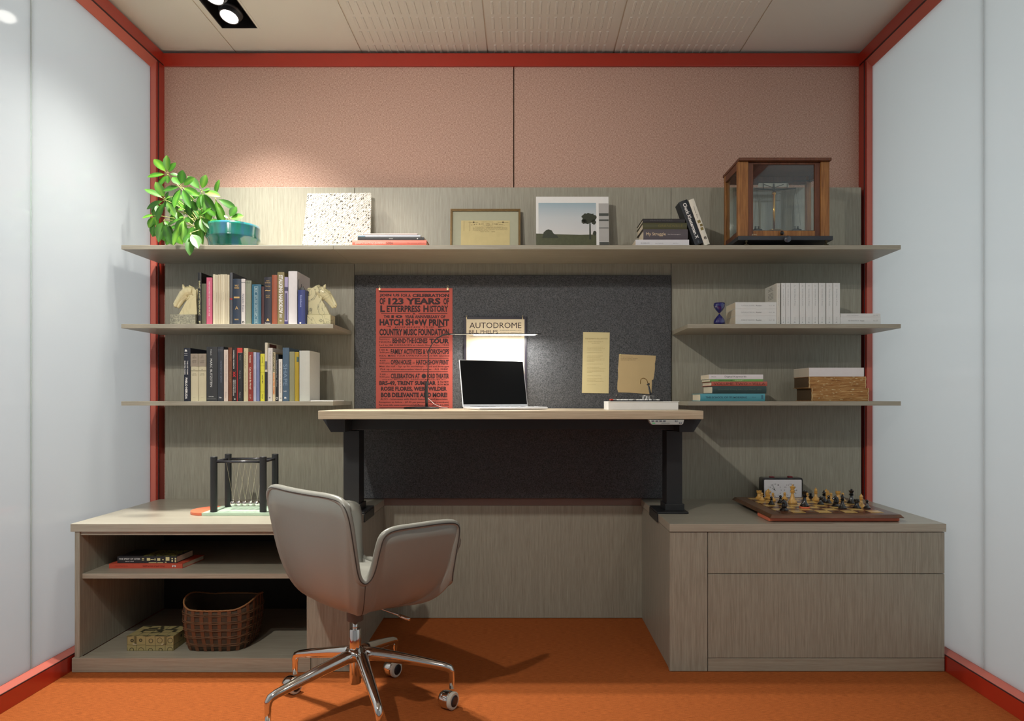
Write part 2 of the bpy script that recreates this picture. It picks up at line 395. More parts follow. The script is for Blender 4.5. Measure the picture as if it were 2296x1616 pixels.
# ------------------------------------------------------------------ credenzas
ZK, TK = .541, .029
FRONT = -.605
tag(B(-1.6545, -.634, -.61, -.0005, ZK-TK, ZK).build('countertop', WTOP, bevel=.001), 'greige countertop of the left open credenza', 'countertop')
tag(B(.531, 1.5400, -.61, -.0005, ZK-TK, ZK).build('countertop', WTOP, bevel=.001), 'greige countertop of the right drawer credenza', 'countertop')
cl = empty('open_credenza', (-1.14, -.3, 0), 0, 'open greige credenza with one inner shelf, on the left', 'cabinet')
def cb(name, x0, x1, y0, y1, z0, z1, m=WV, p=cl, bev=.0008):
    l = p.location; return B(x0-l.x, x1-l.x, y0-l.y, y1-l.y, z0-l.z, z1-l.z).build(name, m, p, bevel=bev)
xp = WX(688, .605)
cb('side_panel', -1.642, -1.624, FRONT, -.002, .052, ZK-TK-.001)
cb('top_rail', -1.624, xp, FRONT+.006, -.02, ZK-TK-.014, ZK-TK-.001, WH)
cb('shelf', -1.623, xp, -.592, -.02, .337, .355, WH)
cb('bottom_panel', -1.624, xp, FRONT, -.02, .030, .050, WH)
cb('plinth', -1.648, WX(696, .61), -.612, -.590, .001, .052, WH)
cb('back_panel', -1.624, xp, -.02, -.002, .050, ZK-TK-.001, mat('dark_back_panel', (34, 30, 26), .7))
ped = cb('end_pedestal', xp, -.637, FRONT-.002, -.002, .053, ZK-TK-.003)
cb('end_pedestal', WX(696, .61)+.001, -.637, FRONT-.002, -.002, .002, .053)
cr = empty('drawer_credenza', (1.03, -.3, 0), 0, 'closed greige credenza with two wide drawers, on the right', 'cabinet')
xe = WX(1587, .605)
cb('carcass', .535, 1.533, FRONT+.02, -.002, .002, ZK-TK-.004, WV, cr)
cb('end_panel', .532, xe-.0012, FRONT, FRONT+.019, .002, ZK-TK-.003, WV, cr)
cb('drawer', xe+.0012, 1.5366, FRONT, FRONT+.019, WZ(1286, .605)+.001, ZK-TK-.003, WV, cr)
cb('drawer', xe+.0012, 1.5366, FRONT, FRONT+.019, WZ(1475, .605)+.0012, WZ(1286, .605)-.0015, WV, cr)
cb('plinth', xe+.0012, 1.5366, FRONT, FRONT+.019, .002, WZ(1475, .605)-.0012, WH, cr)

# ------------------------------------------------------------------ standing desk
dk = empty('standing_desk', (-.02, -.3, ZK), 0, 'height-adjustable desk with pale wood top and black legs on the credenzas', 'desk')
def db(name, x0, x1, y0, y1, z0, z1, m=BLACK, bev=.001): return cb(name, x0, x1, y0, y1, z0, z1, m, dk, bev)
ZD = .953
xdl, xdr = WX(713, .6), WX(1577.5, .6)
db('desktop', xdl, xdr, -.60, -.022, ZD-.031, ZD, DESKW, .0015)
l = dk.location
def dmb(): return MB()
for sg, xl0, xl1, xi in ((-1, -.725, -.662, -.634), (1, .572, .635, .531)):
    leg = db('leg', xl0, xl1, -.36, -.275, ZK+.03, ZD-.085)
    leg['label'] = 'black telescopic desk leg'
    db('leg_collar', xl0-.007, xl1+.007, -.367, -.268, ZK+.008, ZK+.034)
    a, b = (xi-.10, xi+.003) if sg < 0 else (xi-.003, xi+.12)
    bp = db('base_plate', a, b, -.40, -.23, ZK+.0005, ZK+.008)
    a, b = (xi+.0, xi+.005) if sg < 0 else (xi-.005, xi-.0)
    db('edge_lip', a, b, -.40, -.23, ZK-TK-.004, ZK+.001)
    xc_ = (xl0+xl1)/2
    mb = MB().prism([(xdl+.03-l.x if sg < 0 else xdr-.03-l.x, ZD-.032-l.z), (xc_-sg*.01-l.x, ZD-.032-l.z), (xc_-sg*.01-l.x, ZD-.085-l.z), (xc_+sg*.045-l.x, ZD-.085-l.z)][::1], -.52-l.y, -.10-l.y)
    # sloping side bracket: narrower at its foot
    x_out_t = xc_+sg*.075-l.x; x_out_b = xc_+sg*.042-l.x; x_in = xc_-sg*.012-l.x
    mb = MB().prism([(x_out_t, ZD-.032-l.z), (x_in, ZD-.032-l.z), (x_in, ZD-.083-l.z), (x_out_b, ZD-.083-l.z)], -.50-l.y, -.12-l.y)
    mb.build('side_bracket', BLACK, dk, bevel=.001)
db('crossbeam', -.70, .60, -.40, -.23, ZD-.078, ZD-.032)
zt = WZ(941, .6)+.0; zb_ = WZ(952, .6)
pm = MB().prism([(WX(1455, .6)-l.x, zt-l.z), (WX(1533.5, .6)-l.x, zt-l.z), (WX(1531.5, .6)-l.x, zb_+.004-l.z), (WX(1528, .6)-l.x, zb_-l.z), (WX(1463, .6)-l.x, zb_-l.z), (WX(1459, .6)-l.x, zb_+.005-l.z)], -.603-l.y, -.57-l.y)
cp = pm.build('control_panel', mat('control_grey', (176, 180, 176), .4), dk, bevel=.0008)
for px in (1463.5, 1472.5, 1481, 1489.5, 1516, 1525.5):
    q = W(px, 943.7 if px < 1524 else 948, .603)
    B(q.x-.0045-l.x, q.x+.0045-l.x, -.6045-l.y, -.6025-l.y, q.z-.0022-l.z, q.z+.0022-l.z).build('button', mat('button_slate', (74, 84, 98), .4), cp)
    if px > 1500:
        TX().disc(q.x-l.x, q.z-l.z, .0014, -.6048-l.y, 10).build('arrow_mark', WHITE, cp)
q = W(1465, 948.5, .603); B(q.x-.004-l.x, q.x+.006-l.x, -.6042-l.y, -.6028-l.y, q.z-.002-l.z, q.z+.002-l.z).build('indicator', mat('indicator_green', (110, 190, 130), .4), cp)
q = W(1494, 948.5, .603); B(q.x-.018-l.x, q.x+.012-l.x, -.6040-l.y, -.6028-l.y, q.z-.0016-l.z, q.z+.0016-l.z).build('display', mat('display_grey', (150, 156, 152), .2), cp)

# ------------------------------------------------------------------ posters and papers on the tackboard
YB = -.0143
DB = .0155
def PXm(px): return WX(px, DB)
def PZm(py): return WZ(py, DB)
INK = mat('poster_ink', (46, 26, 30), .7)
PO = mat('red_poster_paper', (182, 84, 72), .75, noise=.05, nscale=6)
post = B(PXm(843), PXm(1014.5), YB-.0012, YB-.0004, PZm(919), PZm(646)).build('poster', PO)
tag(post, 'tall red letterpress poster crowded with dark lettering, held by two binder clips', 'poster')
tx = TX(); yy = YB-.0016
def P5(t, x0, x1, y0, y1, b=.02): tx.put(t, PXm(820+x0/10.1), PXm(820+x1/10.1), PZm(620+y1/10.1), PZm(620+y0/10.1), yy, min(b*1.2+.003, .048))
def P6(t, x0, x1, y0, y1, b=.02): tx.put(t, PXm(820+x0/9.505), PXm(820+x1/9.505), PZm(760+y1/9.505), PZm(760+y0/9.505), yy, min(b*1.2+.003, .048))
def R5(x0, x1, y0, y1): tx.rect(PXm(820+x0/10.1), PXm(820+x1/10.1), PZm(620+y1/10.1), PZm(620+y0/10.1), yy)
def R6(x0, x1, y0, y1): tx.rect(PXm(820+x0/9.505), PXm(820+x1/9.505), PZm(760+y1/9.505), PZm(760+y0/9.505), yy)
R5(310, 1895, 325, 352)
P5('JOIN US', 315, 765, 388, 466, .05); P5('FOR A', 800, 1020, 388, 466, .02); P5('CELEBRATION', 1060, 1890, 388, 466, .05)
P5('OF', 315, 445, 478, 635, .03); P5('123 YEARS', 510, 1695, 482, 635, .05); P5('OF', 1760, 1885, 480, 638, .03)
P5('L', 330, 440, 650, 805, .08); P5('ETTERPRESS', 475, 1240, 652, 805, .03); P5('H', 1305, 1425, 650, 805, .08); P5('ISTORY', 1450, 1870, 652, 805, .03)
R5(350, 1010, 828, 841); P5('&', 1060, 1130, 820, 856); R5(1195, 1850, 832, 848)
P5('THE', 405, 545, 870, 938, .03); P5('10', 580, 835, 872, 938, .06); P5('YEAR ANNIVERSARY OF', 885, 1805, 872, 945, .03)
P5('HATCH SH', 315, 1085, 958, 1110, .05); tx.disc(PXm(820+1150/10.1), PZm(620+1032/10.1), .0092, yy); P5('W PRINT', 1195, 1890, 962, 1118, .05)
P5('JOINING THE', 650, 1550, 1130, 1162, .02); P5('COUNTRY MUSIC FOUNDATION', 310, 1890, 1180, 1335, .04)
tx.poly([(PXm(865), PZm(731)), (PXm(876), PZm(734)), (PXm(877), PZm(731.5))], yy); tx.poly([(PXm(981), PZm(731)), (PXm(1003), PZm(731.5)), (PXm(983), PZm(735))], yy)
R5(310, 1885, 1362, 1376)
P5('Beginning at', 310, 545, 1398, 1442, 0); P5('NOON:', 310, 580, 1460, 1500, .01); P5('BEHIND\u00b7THE\u00b7SCENES', 605, 1400, 1395, 1510, .03); P5('TOUR', 1440, 1890, 1402, 1515, .06)
P5('Led by JIM SHERRADEN at Hatch Show Print \u2022 FREE', 310, 1890, 1530, 1582, .005)
R6(300, 1775, 172, 187); P6('1:00 &', 295, 475, 212, 246, .01); P6('2:00 pm:', 295, 515, 268, 310, .01)
P6('FAMILY ACTIVITIES & WORKSHOPS', 535, 1775, 210, 322, .03); P6('KIDS- MAKE YOUR OWN HATCH POSTER! $5/child', 295, 1775, 336, 380, .01)
R6(300, 1765, 399, 412); P6('4:00 -', 295, 470, 440, 475, .01); P6('6:00 pm:', 295, 515, 495, 535, .01); P6('OPEN HOUSE', 535, 975, 438, 545, .03)
P6('at', 1000, 1045, 485, 525, 0); P6('HATCH SHOW PRINT', 1075, 1770, 440, 548, .03)
P6('Meet the staff - Sign up for workshops - Food and beverages', 295, 1775, 562, 610, .005); P6('Pick up a commemorative Hatch poster - ALL FREE!', 315, 1750, 622, 674, .005)
R6(330, 1750, 688, 701); P6('7:00 -', 295, 470, 735, 770, .01); P6('9:00 pm:', 295, 515, 790, 832, .01); P6('CELEBRATION AT', 535, 1155, 735, 840, .03)
tx.disc(PXm(820+1240/9.505), PZm(760+788/9.505), .0105, yy); P6('FORD THEATER', 1310, 1775, 735, 840, .03)
P6('WITH MUSICAL PERFORMANCES BY', 345, 1715, 856, 876, .01); P6('BR5-49, TRENT SUMMAR', 290, 1500, 890, 1000, .045)
P6('& The NEW', 1535, 1770, 892, 930, .02); P6('ROW MOB', 1540, 1770, 948, 985, .02); P6('ROSIE FLORES, WEBB WILDER', 325, 1730, 1012, 1120, .045)
P6('BOB DELEVANTE AND MORE!', 325, 1740, 1138, 1242, .045); P6('ALSO - Interviews with Hatch historians and associates', 315, 1745, 1258, 1300, .005)
P6('Reception to follow - $7.95 per person (free for members)', 285, 1775, 1325, 1372, .005)
P6('For more info: www.countrymusichalloffame.com or call 615-416-2096', 285, 1775, 1388, 1432, .02); R6(290, 1765, 1458, 1472)
tx.build('lettering', INK, post)
CLIPM = mat('clip_nickel', (208, 190, 150), .3, metal=1)
def binder_clip(px, lab):
    c = W(px, 646, DB); e = empty('binder_clip', (c.x, YB-.002, c.z), 0, lab, 'binder clip', 'binder clips on the red poster')
    MB().prism([(-.0048, -.0095), (.0048, -.0095), (.0042, .0005), (-.0042, .0005)], -.0035, .001).build('clip_body', CLIPM, e, bevel=.0006)
    a = [(-.0028, -.005, -.008), (-.0016, -.0052, 0), (-.0012, -.0052, .004), (-.0032, -.005, .0085), (-.002, -.005, .0115), (0, -.005, .0125), (.002, -.005, .0115), (.0032, -.005, .0085), (.0012, -.0052, .004), (.0016, -.0052, 0), (.0028, -.005, -.008)]
    MB().tube(a, .0006, 6).build('wire_handle', CLIPM, e, smooth=True)
binder_clip(851.5, 'nickel binder clip at the top left corner of the red poster'); binder_clip(1004, 'nickel binder clip at the top right corner of the red poster')
# framed exhibition poster
fr = B(PXm(1040), PXm(1181), YB-.008, YB-.0003, PZm(925)-.0, PZm(710)).build('framed_poster', mat('dark_aubergine_board', (44, 40, 50), .35), bevel=.001)
tag(fr, 'cream gallery poster on a dark board hanging behind the laptop', 'poster')
B(PXm(1046), PXm(1176), YB-.0088, YB-.0078, PZm(924), PZm(716)).build('sheet', mat('cream_sheet', (216, 200, 168), .5, noise=.02), fr)
tx = TX(); yy = YB-.0092
def P7(t, x0, x1, y0, y1, b=.0): tx.put(t, PXm(1000+x0/6.4625), PXm(1000+x1/6.4625), PZm(680+y1/6.4625), PZm(680+y0/6.4625), yy, b)
P7('AUTODROME', 342, 1092, 280, 362, .0); P7('BILL PHELPS', 335, 755, 388, 438, 0); P7('ROBIN RICE GALLERY | NYC', 785, 1092, 386, 404, 0); P7('JANUARY 26 - MARCH 6, 2011', 785, 1092, 418, 434, 0)
P7('OPENING RECEPTION WEDNESDAY JANUARY SIX TO EIGHT PM', 342, 1092, 480, 490, 0); P7('p. b.', 690, 745, 545, 570, 0)
tx.build('lettering', INK, fr)
for px, lab in ((1046.5, 'small bulldog clip at the left top of the cream gallery poster'), (1171.8, 'small bulldog clip at the right top of the cream gallery poster')):
    c = W(px, 716, DB); e = empty('bulldog_clip', (c.x, YB-.010, c.z), 0, lab, 'clip', 'clips holding the gallery poster')
    MB().prism([(-.0025, 0), (.0025, 0), (.0016, .009), (-.0016, .009)], -.001, .0015).build('clip_body', CLIPM, e, bevel=.0004)
    MB().tube([(0, 0, .009), (-.0024, 0, .013), (-.0026, 0, .0155), (0, 0, .018), (.0026, 0, .0155), (.0024, 0, .013), (0, 0, .009)], .0005, 6).build('ring', CLIPM, e, smooth=True)
# tall cream broadside
def sheet(name, pts, rgb, y, lab, cat, noise=.06):
    mb = MB().prism([(PXm(a), PZm(b)) for a, b in pts][::-1], y-.0008, y)
    o = mb.build(name, mat(name+'_paper%d' % rgb[0], rgb, .85, noise=noise, nscale=9)); return tag(o, lab, cat)
bs = sheet('broadside', [(1307.5, 744), (1367.2, 745.3), (1364.8, 881.7), (1304.8, 880.8)], (214, 200, 152), YB-.0004, 'tall narrow cream sheet with faint small print pinned on the tackboard', 'paper')
tx = TX(); FAINT = mat('faint_print', (172, 156, 110), .8)
def P8(t, x0, x1, y0, y1, b=0): tx.put(t, PXm(1240+x0/6.217), PXm(1240+x1/6.217), PZm(720+y1/6.217), PZm(720+y0/6.217), YB-.0016, b)
P8('THE ELEVENTH DECLARATION', 445, 760, 236, 252, .01); P8('adopted at the assembly of', 485, 695, 280, 296); P8('the month of May', 540, 650, 302, 316)
for k, (y, w) in enumerate(((356, 690), (376, 720), (396, 680), (432, 690), (478, 690), (498, 660), (520, 720), (535, 715), (552, 575), (590, 695), (636, 645), (656, 735), (676, 705), (692, 715), (706, 545), (755, 670), (795, 685), (815, 590), (832, 710), (878, 600))):
    P8('we hold that every hand may set the type and print it'[:max(14, (w-470)//5)], 472, w, y, y+13)
tx.build('lettering', FAINT, bs)
tn = sheet('torn_note', [(1388, 793.5), (1470.5, 797.3), (1470, 806), (1468.3, 815), (1468.6, 826), (1466.5, 842), (1465, 850.5), (1461.6, 852), (1461.8, 862), (1460.3, 883.2), (1440, 882.2), (1410, 880), (1386.3, 879.4), (1384, 872), (1384.4, 858), (1386, 845), (1385.5, 826), (1387, 812)], (196, 172, 128), YB-.0006, 'browned square sheet with a torn right edge on the tackboard', 'paper', .12)
tx = TX()
for k, t in enumerate(('No reply is expected here,', 'but the case is closed to all visitors', 'who do not sign at the front')):
    P8(t, 945, 1110+40*(k > 0)+30*(k == 1), 492+k*20, 508+k*20)
tx.build('lettering', mat('typed_ink', (110, 92, 66), .8), tn)
def pin(px, py, lab, rgb):
    c = W(px, py, DB); o = MB().lathe([(.0008, .004), (.001, 0), (.003, -.001), (.0034, -.004), (.0026, -.006), (.0005, -.0066)], n=14, axis='Y').build('push_pin', mat('pin%d' % rgb[0], rgb, .3), smooth=True, loc=(c.x, YB-.0012, c.z))
    tag(o, lab, 'push pin')
pin(1391.5, 795, 'pale yellow push pin at the top left of the torn sheet', (214, 208, 150)); pin(1382, 886, 'grey push pin alone below the torn sheet', (130, 126, 118))

# ------------------------------------------------------------------ things on the desk
# LED lamp
lm = empty('desk_lamp', (WX(945, .12), -.12, ZD), 0, 'slim black LED desk lamp with a curved neck and lit bar', 'lamp'); L0 = lm.location
MB().lathe([(.076, 0), (.078, .004), (.074, .008), (.03, .010), (.005, .0105)], n=40).build('base', BLACK, lm, smooth=True)
def LP(px, py): w = W(px, py, .12); return (w.x-L0.x, 0, w.z-L0.z)
MB().tube([LP(957, 916), LP(956.5, 900), LP(955.5, 885), LP(956, 865), LP(957.5, 858), LP(959.5, 852)], [.0062, .0062, .0075, .0072, .005, .0026], 12).build('handle', BLACK, lm, smooth=True)
MB().tube([LP(959.5, 853), LP(959.8, 820), LP(960.5, 796), LP(963, 782), LP(970, 769), LP(980, 758.5), LP(992, 751.5), LP(1004, 749.2), LP(1020, 749)], [.0022]*5+[.003]*4, 10).build('neck', BLACK, lm, smooth=True)
a = LP(1004, 748.8); b = LP(1213.5, 748.3)
B(a[0], b[0], -.012, .012, a[2]-.0008, a[2]+.0022).build('light_bar', mat('lamp_bar_metal', (40, 40, 42), .35, metal=.5), lm, bevel=.0006)
c0, c1 = LP(1062, 750), LP(1200, 750)
B(c0[0]-.10, c1[0]+.01, -.011, .011, a[2]-.0022, a[2]-.0009).build('diffuser', mat('diffuser_off', (225, 228, 230), .3), lm)
B(c0[0], c1[0], -.009, .009, a[2]-.0046, a[2]-.0023).build('led_strip', mat('led', (255, 255, 250), .3, emis=(1, .98, .93), estr=30), lm)
B(LP(1031, 750)[0]-.001, LP(1031, 750)[0]+.001, -.0112, -.009, a[2]-.004, a[2]-.002).build('touch_dot', WHITE, lm)
al = bpy.data.lights.new('desk_lamp_light', 'AREA'); al.shape = 'RECTANGLE'; al.size = c1[0]-c0[0]; al.size_y = .02; al.energy = 2.6; al.color = (1, .96, .88)
ao = bpy.data.objects.new('desk_lamp_light', al); COL.objects.link(ao); ao.location = ((c0[0]+c1[0])/2+L0.x, L0.y, a[2]+L0.z-.006); ao.rotation_euler = (math.radians(0), 0, 0)
MB().tube([LP(959, 893), LP(966, 898), LP(974, 906), LP(988, 912), LP(1004, 914.5)], .0008, 5).build('power_cord', WHITE, lm)
# laptop
PHI = math.radians(23)
lt = empty('laptop', (WX(1113, .20), -.235, ZD), PHI, 'open silver laptop with a black screen on the desk', 'laptop')
SIL = mat('laptop_silver', (226, 228, 232), .3, metal=.35)
B(-.146, .146, -.205, .0, .0015, .0115).build('keyboard_base', SIL, lt, bevel=.004)
kb = B(-.122, .122, -.120, -.018, .0113, .0122).build('keyboard', mat('key_black', (24, 24, 26), .5), lt)
B(-.05, .05, -.198, -.130, .0113, .0119).build('trackpad', mat('trackpad', (205, 208, 212), .3), lt)
lid = B(-.146, .146, -.0025, .0025, 0, .204).build('screen_lid', SIL, lt, bevel=.002)
lid.location = (0, .002, .010); lid.rotation_euler = (math.radians(-15), 0, 0)
B(-.1425, .1425, -.0032, -.0024, .010, .2010).build('display', mat('screen_black', (3, 3, 4), .35, spec=.2), lid)
# white tray with typewriter-like plaque, tin with hooked handle
TD = .40
tr = empty('storage_box', (WX(1444, TD), -.32, ZD), 0, 'shallow white lipped box at the right end of the desk', 'box'); l = tr.location
x0, x1 = WX(1364, TD)-l.x, WX(1521, TD)-l.x; y0, y1 = -TD-l.y, -.25-l.y; h = 18.5/sc(TD)
B(x0, x1, y0, y1, 0, h).build('box_body', WHITE, tr, bevel=.001)
B(x0-.0, x1+.003, y0-.003, y1+.003, h-.0015, h+.0008).build('rim', WHITE, tr, bevel=.0004)
kp = empty('keyboard_plaque', (WX(1430, .33), -.33, ZD+h+.0009), 0, 'small black and white keyed board with a red corner on the white box', 'keyboard'); 
kx0, kx1 = WX(1372, .33)-kp.location.x, WX(1482, .33)-kp.location.x
B(kx0-.012, kx1, -.045, .045, 0, .0035).build('board', mat('plaque_black', (22, 22, 24), .4), kp, bevel=.0008)
for r in range(3):
    for k in range(12):
        xx = kx0+.004+k*(kx1-kx0-.012)/12
        B(xx, xx+.0105, -.040+r*.026, -.020+r*.026, .0035, .0085).build('key', WHITE if (k+r) % 5 else mat('key_grey', (150, 150, 150), .4), kp, bevel=.0012)
B(kx0-.011, kx0+.001, -.04, -.01, .0035, .0095).build('red_key', mat('key_red', (190, 60, 44), .4), kp, bevel=.001)
tn2 = empty('metal_tin', (WX(1452, .33), -.335, ZD+h+.0094), 0, 'small round silver tin on the keyed board', 'tin')
MB().lathe([(.021, 0), (.0225, .001), (.0225, .012), (.026, .0125), (.026, .0145), (.010, .016), (.002, .016)], n=32).build('tin_body', STEEL, tn2, smooth=True)
B(-.036, -.018, -.006, .006, .0125, .0145).build('tab', STEEL, tn2)
um = empty('hooked_handle', (WX(1461, .33), -.335, ZD+h+.0256), 0, 'tiny umbrella-like dark handle with brass hook standing on the tin', 'handle')
def UP(px, py): w = W(px, py, .33); return (w.x-um.location.x, 0, w.z-um.location.z)
MB().tube([UP(1458.5, 884.5), UP(1457, 879), UP(1453.5, 864)], [.0042, .0040, .0034], 10).build('shaft', BLACK, um, smooth=True)
MB().tube([UP(1450, 862.5), UP(1453, 861.5), UP(1456, 860.5)], [.003, .0036, .003], 8).build('collar', BLACK, um, smooth=True)
MB().tube([UP(1452.6, 860), UP(1450, 852.5), UP(1446.5, 849), UP(1441.5, 847.6), UP(1437, 849.5), UP(1435.2, 854), UP(1435.6, 860.5)], .0017, 8).build('hook', mat('old_brass', (140, 112, 66), .35, metal=.8), um, smooth=True)

# ------------------------------------------------------------------ books
def bmat(rgb, rough=.5): return mat('cover_%d_%d_%d' % rgb, rgb, rough, noise=.05, nscale=60)
def book_mesh(w, h, dp, hard):
    mb = MB(); t = .0022 if hard else .0007
    t = min(t, w*.22)
    n = 6; bul = min(.003, w*.12) if hard else 0.0004
    # spine as a shallow arc, boards as slabs
    arc = [(w*i/n, -bul*math.sin(PI*i/n)) for i in range(n+1)]
    outer = arc; inner = [(t+(w-2*t)*i/n, t-bul*math.sin(PI*i/n)) for i in range(n+1)]
    loop = [(0, dp)]+outer+[(w, dp), (w-t, dp)]+inner[::-1]+[(t, dp)]
    m = len(loop); b = len(mb.v)
    mb.v += [(x, y, 0) for x, y in loop]+[(x, y, h) for x, y in loop]
    for i in range(m): mb.f.append((b+i, b+(i+1) % m, b+m+(i+1) % m, b+m+i))
    # caps: strip quads between outer and inner
    o_i = [0]+list(range(1, n+2))+[n+2]; i_i = [m-1]+list(range(m-2, m-2-(n+1), -1))+[n+3]
    for k in range(len(o_i)-1):
        for z in (0, m): mb.f.append((b+z+o_i[k], b+z+o_i[k+1], b+z+i_i[k+1], b+z+i_i[k]))
    return mb, t
def book(x, y, z, w, h, dp, rgb, lab, group, hard=True, flat=False, lean=0, text=None, page=PAPER, bands=None, name='book', rz=0, art=None):
    """x,y,z = left front bottom corner; text = [(string, colour, across0, across1, from_top, to_top, bold)] as fractions"""
    mb, t = book_mesh(w, h, dp, hard)
    o = mb.build(name, bmat(rgb)); tag(o, lab, 'book', group)
    ins = .003 if hard else .0002
    B(t+.0001, w-t-.0001, t+.001, dp-(ins), ins, h-ins).build('pages', page, o)
    ys = -(min(.003, w*.12) if hard else .0004)-.0003
    by = {}
    for (s_, c, a0, a1, f0, f1, bd) in (text or []):
        T = by.setdefault(c, TX())
        if s_ is None: T.rect(w*a0, w*a1, h*(1-f1), h*(1-f0), ys)
        elif s_ == 'up':  T.rect(w*a0, w*a1, h*(1-f1), h*(1-f0), ys)
        elif s_.startswith('='): T.put(s_[1:], w*a0, w*a1, h*(1-f1), h*(1-f0), ys, bd)
        else: T.down(s_, w*a0, w*a1, h*(1-f0), h*(1-f1), ys, bd)
    for i, (c, T) in enumerate(by.items()): T.build('lettering' if any(q[0] for q in text if q[1] == c) else 'spine_band', mat('ink_%d_%d_%d' % c, c, .5), o)
    if flat: o.location = (x+h, y, z); o.rotation_euler = (0, -PI/2, 0)
    elif lean:
        o.location = (x, y, z); o.rotation_euler = (0, lean, 0)
    else: o.location = (x, y, z)
    if rz: o.rotation_euler.rotate_axis('Z', rz) if not flat else None
    return o
def up(px0, px1, py, zs, d, rgb, lab, group, dp=.15, **k):
    x0, x1 = WX(px0, d)+.0002, WX(px1, d)-.0002
    return book(x0, -d, zs+.0002, x1-x0, WZ(py, d)-zs, dp, rgb, lab, group, **k)
Wt, Bk, Gd = (232, 230, 226), (30, 30, 34), (206, 170, 104)
G2 = 'books between the horse bookends'
d = .265
up(443.5, 451.5, 611, ZS2, d, (22, 23, 24), 'tall black book with yellowish title, first beside the left horse bookend', G2, dp=.17, text=[('BARAZ   A WRITTEN REPUBLIC', (206, 200, 150), .3, .75, .16, .82, .02), ('P', (206, 200, 150), .35, .8, .93, .98, .02)])
up(452, 462.3, 636, ZS2, d, (86, 88, 66), 'short olive green book beside the tall black book', G2)
up(463, 476, 622, ZS2, d, (206, 96, 124), 'bright pink book with white spine lettering', G2, hard=False, text=[('THE PLEASURES OF READING IN AN AGE', Wt, .38, .62, .08, .82, 0)])
e7 = [477.5, 483, 489, 494, 498.8, 503.7, 509, 514.5]; t7 = [615, 616, 615.5, 614.8, 615.2, 614.9, 615.8]
n7 = ['first', 'second', 'third', 'fourth', 'fifth', 'sixth', 'last']
for i in range(7):
    up(e7[i], e7[i+1], t7[i], ZS2, d+.002*((i*5) % 3), (222-7*((i*3) % 4), 212-7*((i*3) % 4), 184-6*((i*3) % 4)), 'thin cream paperback, %s of seven beside the pink book' % n7[i], 'thin cream paperbacks', hard=False, dp=.14, text=[('The Quarterly Review', (150, 140, 116), .3, .62, .32+.03*(i % 3), .52+.03*(i % 2), 0)])
up(515.5, 521.5, 611, ZS2, d, (84, 86, 92), 'thin slate grey book with a small red band', G2, text=[(None, (170, 40, 34), 0, 1, .49, .52, 0)])
up(522.3, 540.5, 625, ZS2, d, (36, 50, 70), 'navy clothbound book with gold ornaments on the spine', G2, text=[('=WALT', Gd, .25, .75, .13, .17, .02), ('=WHITMAN', Gd, .2, .8, .185, .22, .02), (None, Gd, .15, .85, .39, .425, 0), ('=A', Gd, .3, .7, .6, .67, 0), ('=BOOK', Gd, .25, .75, .87, .9, .03)])
for i, (a, b) in enumerate(((.24, .36), (.44, .58), (.69, .84))): pass
up(541, 550, 625, ZS2, d, (220, 214, 210), 'slim white book with grey title between the navy and grey-green books', G2, text=[('Franklin Evans', (96, 96, 120), .25, .75, .33, .72, 0), (None, (90, 90, 100), 0, 1, .075, .085, 0), ('=n', Bk, .3, .8, .92, .97, .03)])
up(550.8, 563.8, 629, ZS2, d, (138, 142, 122), 'grey-green book beside the blue stamped book', G2, text=[('=FOX', (90, 96, 80), .2, .8, .03, .07, .01)])
up(565, 585.5, 637.5, ZS2, d, (38, 98, 122), 'teal blue book with a framed white spine title', G2, text=[('ARTS AND CRAFTS STAMPS', (190, 214, 216), .38, .58, .26, .80, .01), ('RICE', (190, 214, 216), .38, .58, .09, .19, .02), ('DOVER', (190, 214, 216), .38, .58, .86, .97, .02), (None, (190, 214, 216), .28, .31, .06, .98, 0), (None, (190, 214, 216), .66, .69, .06, .98, 0), (None, (190, 214, 216), .28, .69, .055, .062, 0), (None, (190, 214, 216), .28, .69, .21, .216, 0), (None, (190, 214, 216), .28, .69, .83, .836, 0)])
up(586.2, 592.2, 642, ZS2, d, (74, 34, 34), 'narrow dark maroon book beside the teal book', G2)
up(592.6, 609.3, 621, ZS2, d, (40, 38, 50), 'dark navy book with small gold lettering and a gold triangle', G2, text=[('=VAN', Gd, .3, .7, .07, .095, 0), ('=GORDER', Gd, .12, .88, .11, .135, 0), ('=Stories', Gd, .2, .85, .18, .205, 0), ('=~', Gd, .15, .85, .27, .30, .02), ('=JOYCE', Gd, .22, .78, .38, .40, 0), ('=OATES', Gd, .25, .75, .41, .44, 0), ('=\u25b2', Gd, .3, .72, .86, .92, 0), ('=Dutton', Wt, .15, .85, .95, .985, 0)])
up(609.8, 621.8, 616.5, ZS2, d, (158, 84, 56), 'plain rust-orange book left of the olive-gold one', G2)
up(622.3, 637.6, 610, ZS2, d, (142, 130, 88), 'olive-gold book with large white vertical title', G2, text=[('STALKING NABOKOV', Wt, .22, .80, .055, .78, .045), ('BRIAN BOYD', Wt, .3, .7, .80, .87, .02), ('=*', Wt, .3, .7, .91, .95, .02)])
up(638, 645.8, 621, ZS2, d, (170, 160, 196), 'narrow lavender book with dark bands', G2, text=[(None, (66, 62, 100), 0, 1, .21, .29, 0), (None, (66, 62, 100), .3, .7, .34, .9, 0), (None, (60, 54, 110), 0, 1, .93, 1, 0)])
up(646.6, 666.3, 608, ZS2, d, (226, 222, 224), 'tall thick white book with black script on its side', G2, dp=.17)
o = bpy.data.objects[-1] if False else None
up(668.2, 684.3, 650, ZS2, .275, (44, 56, 116), 'short royal blue book beside the right horse bookend', G2, dp=.12, text=[('Emblems', (160, 170, 210), .32, .56, .16, .50, 0), ('=\u2022', Wt, .2, .5, .93, .98, .02)])
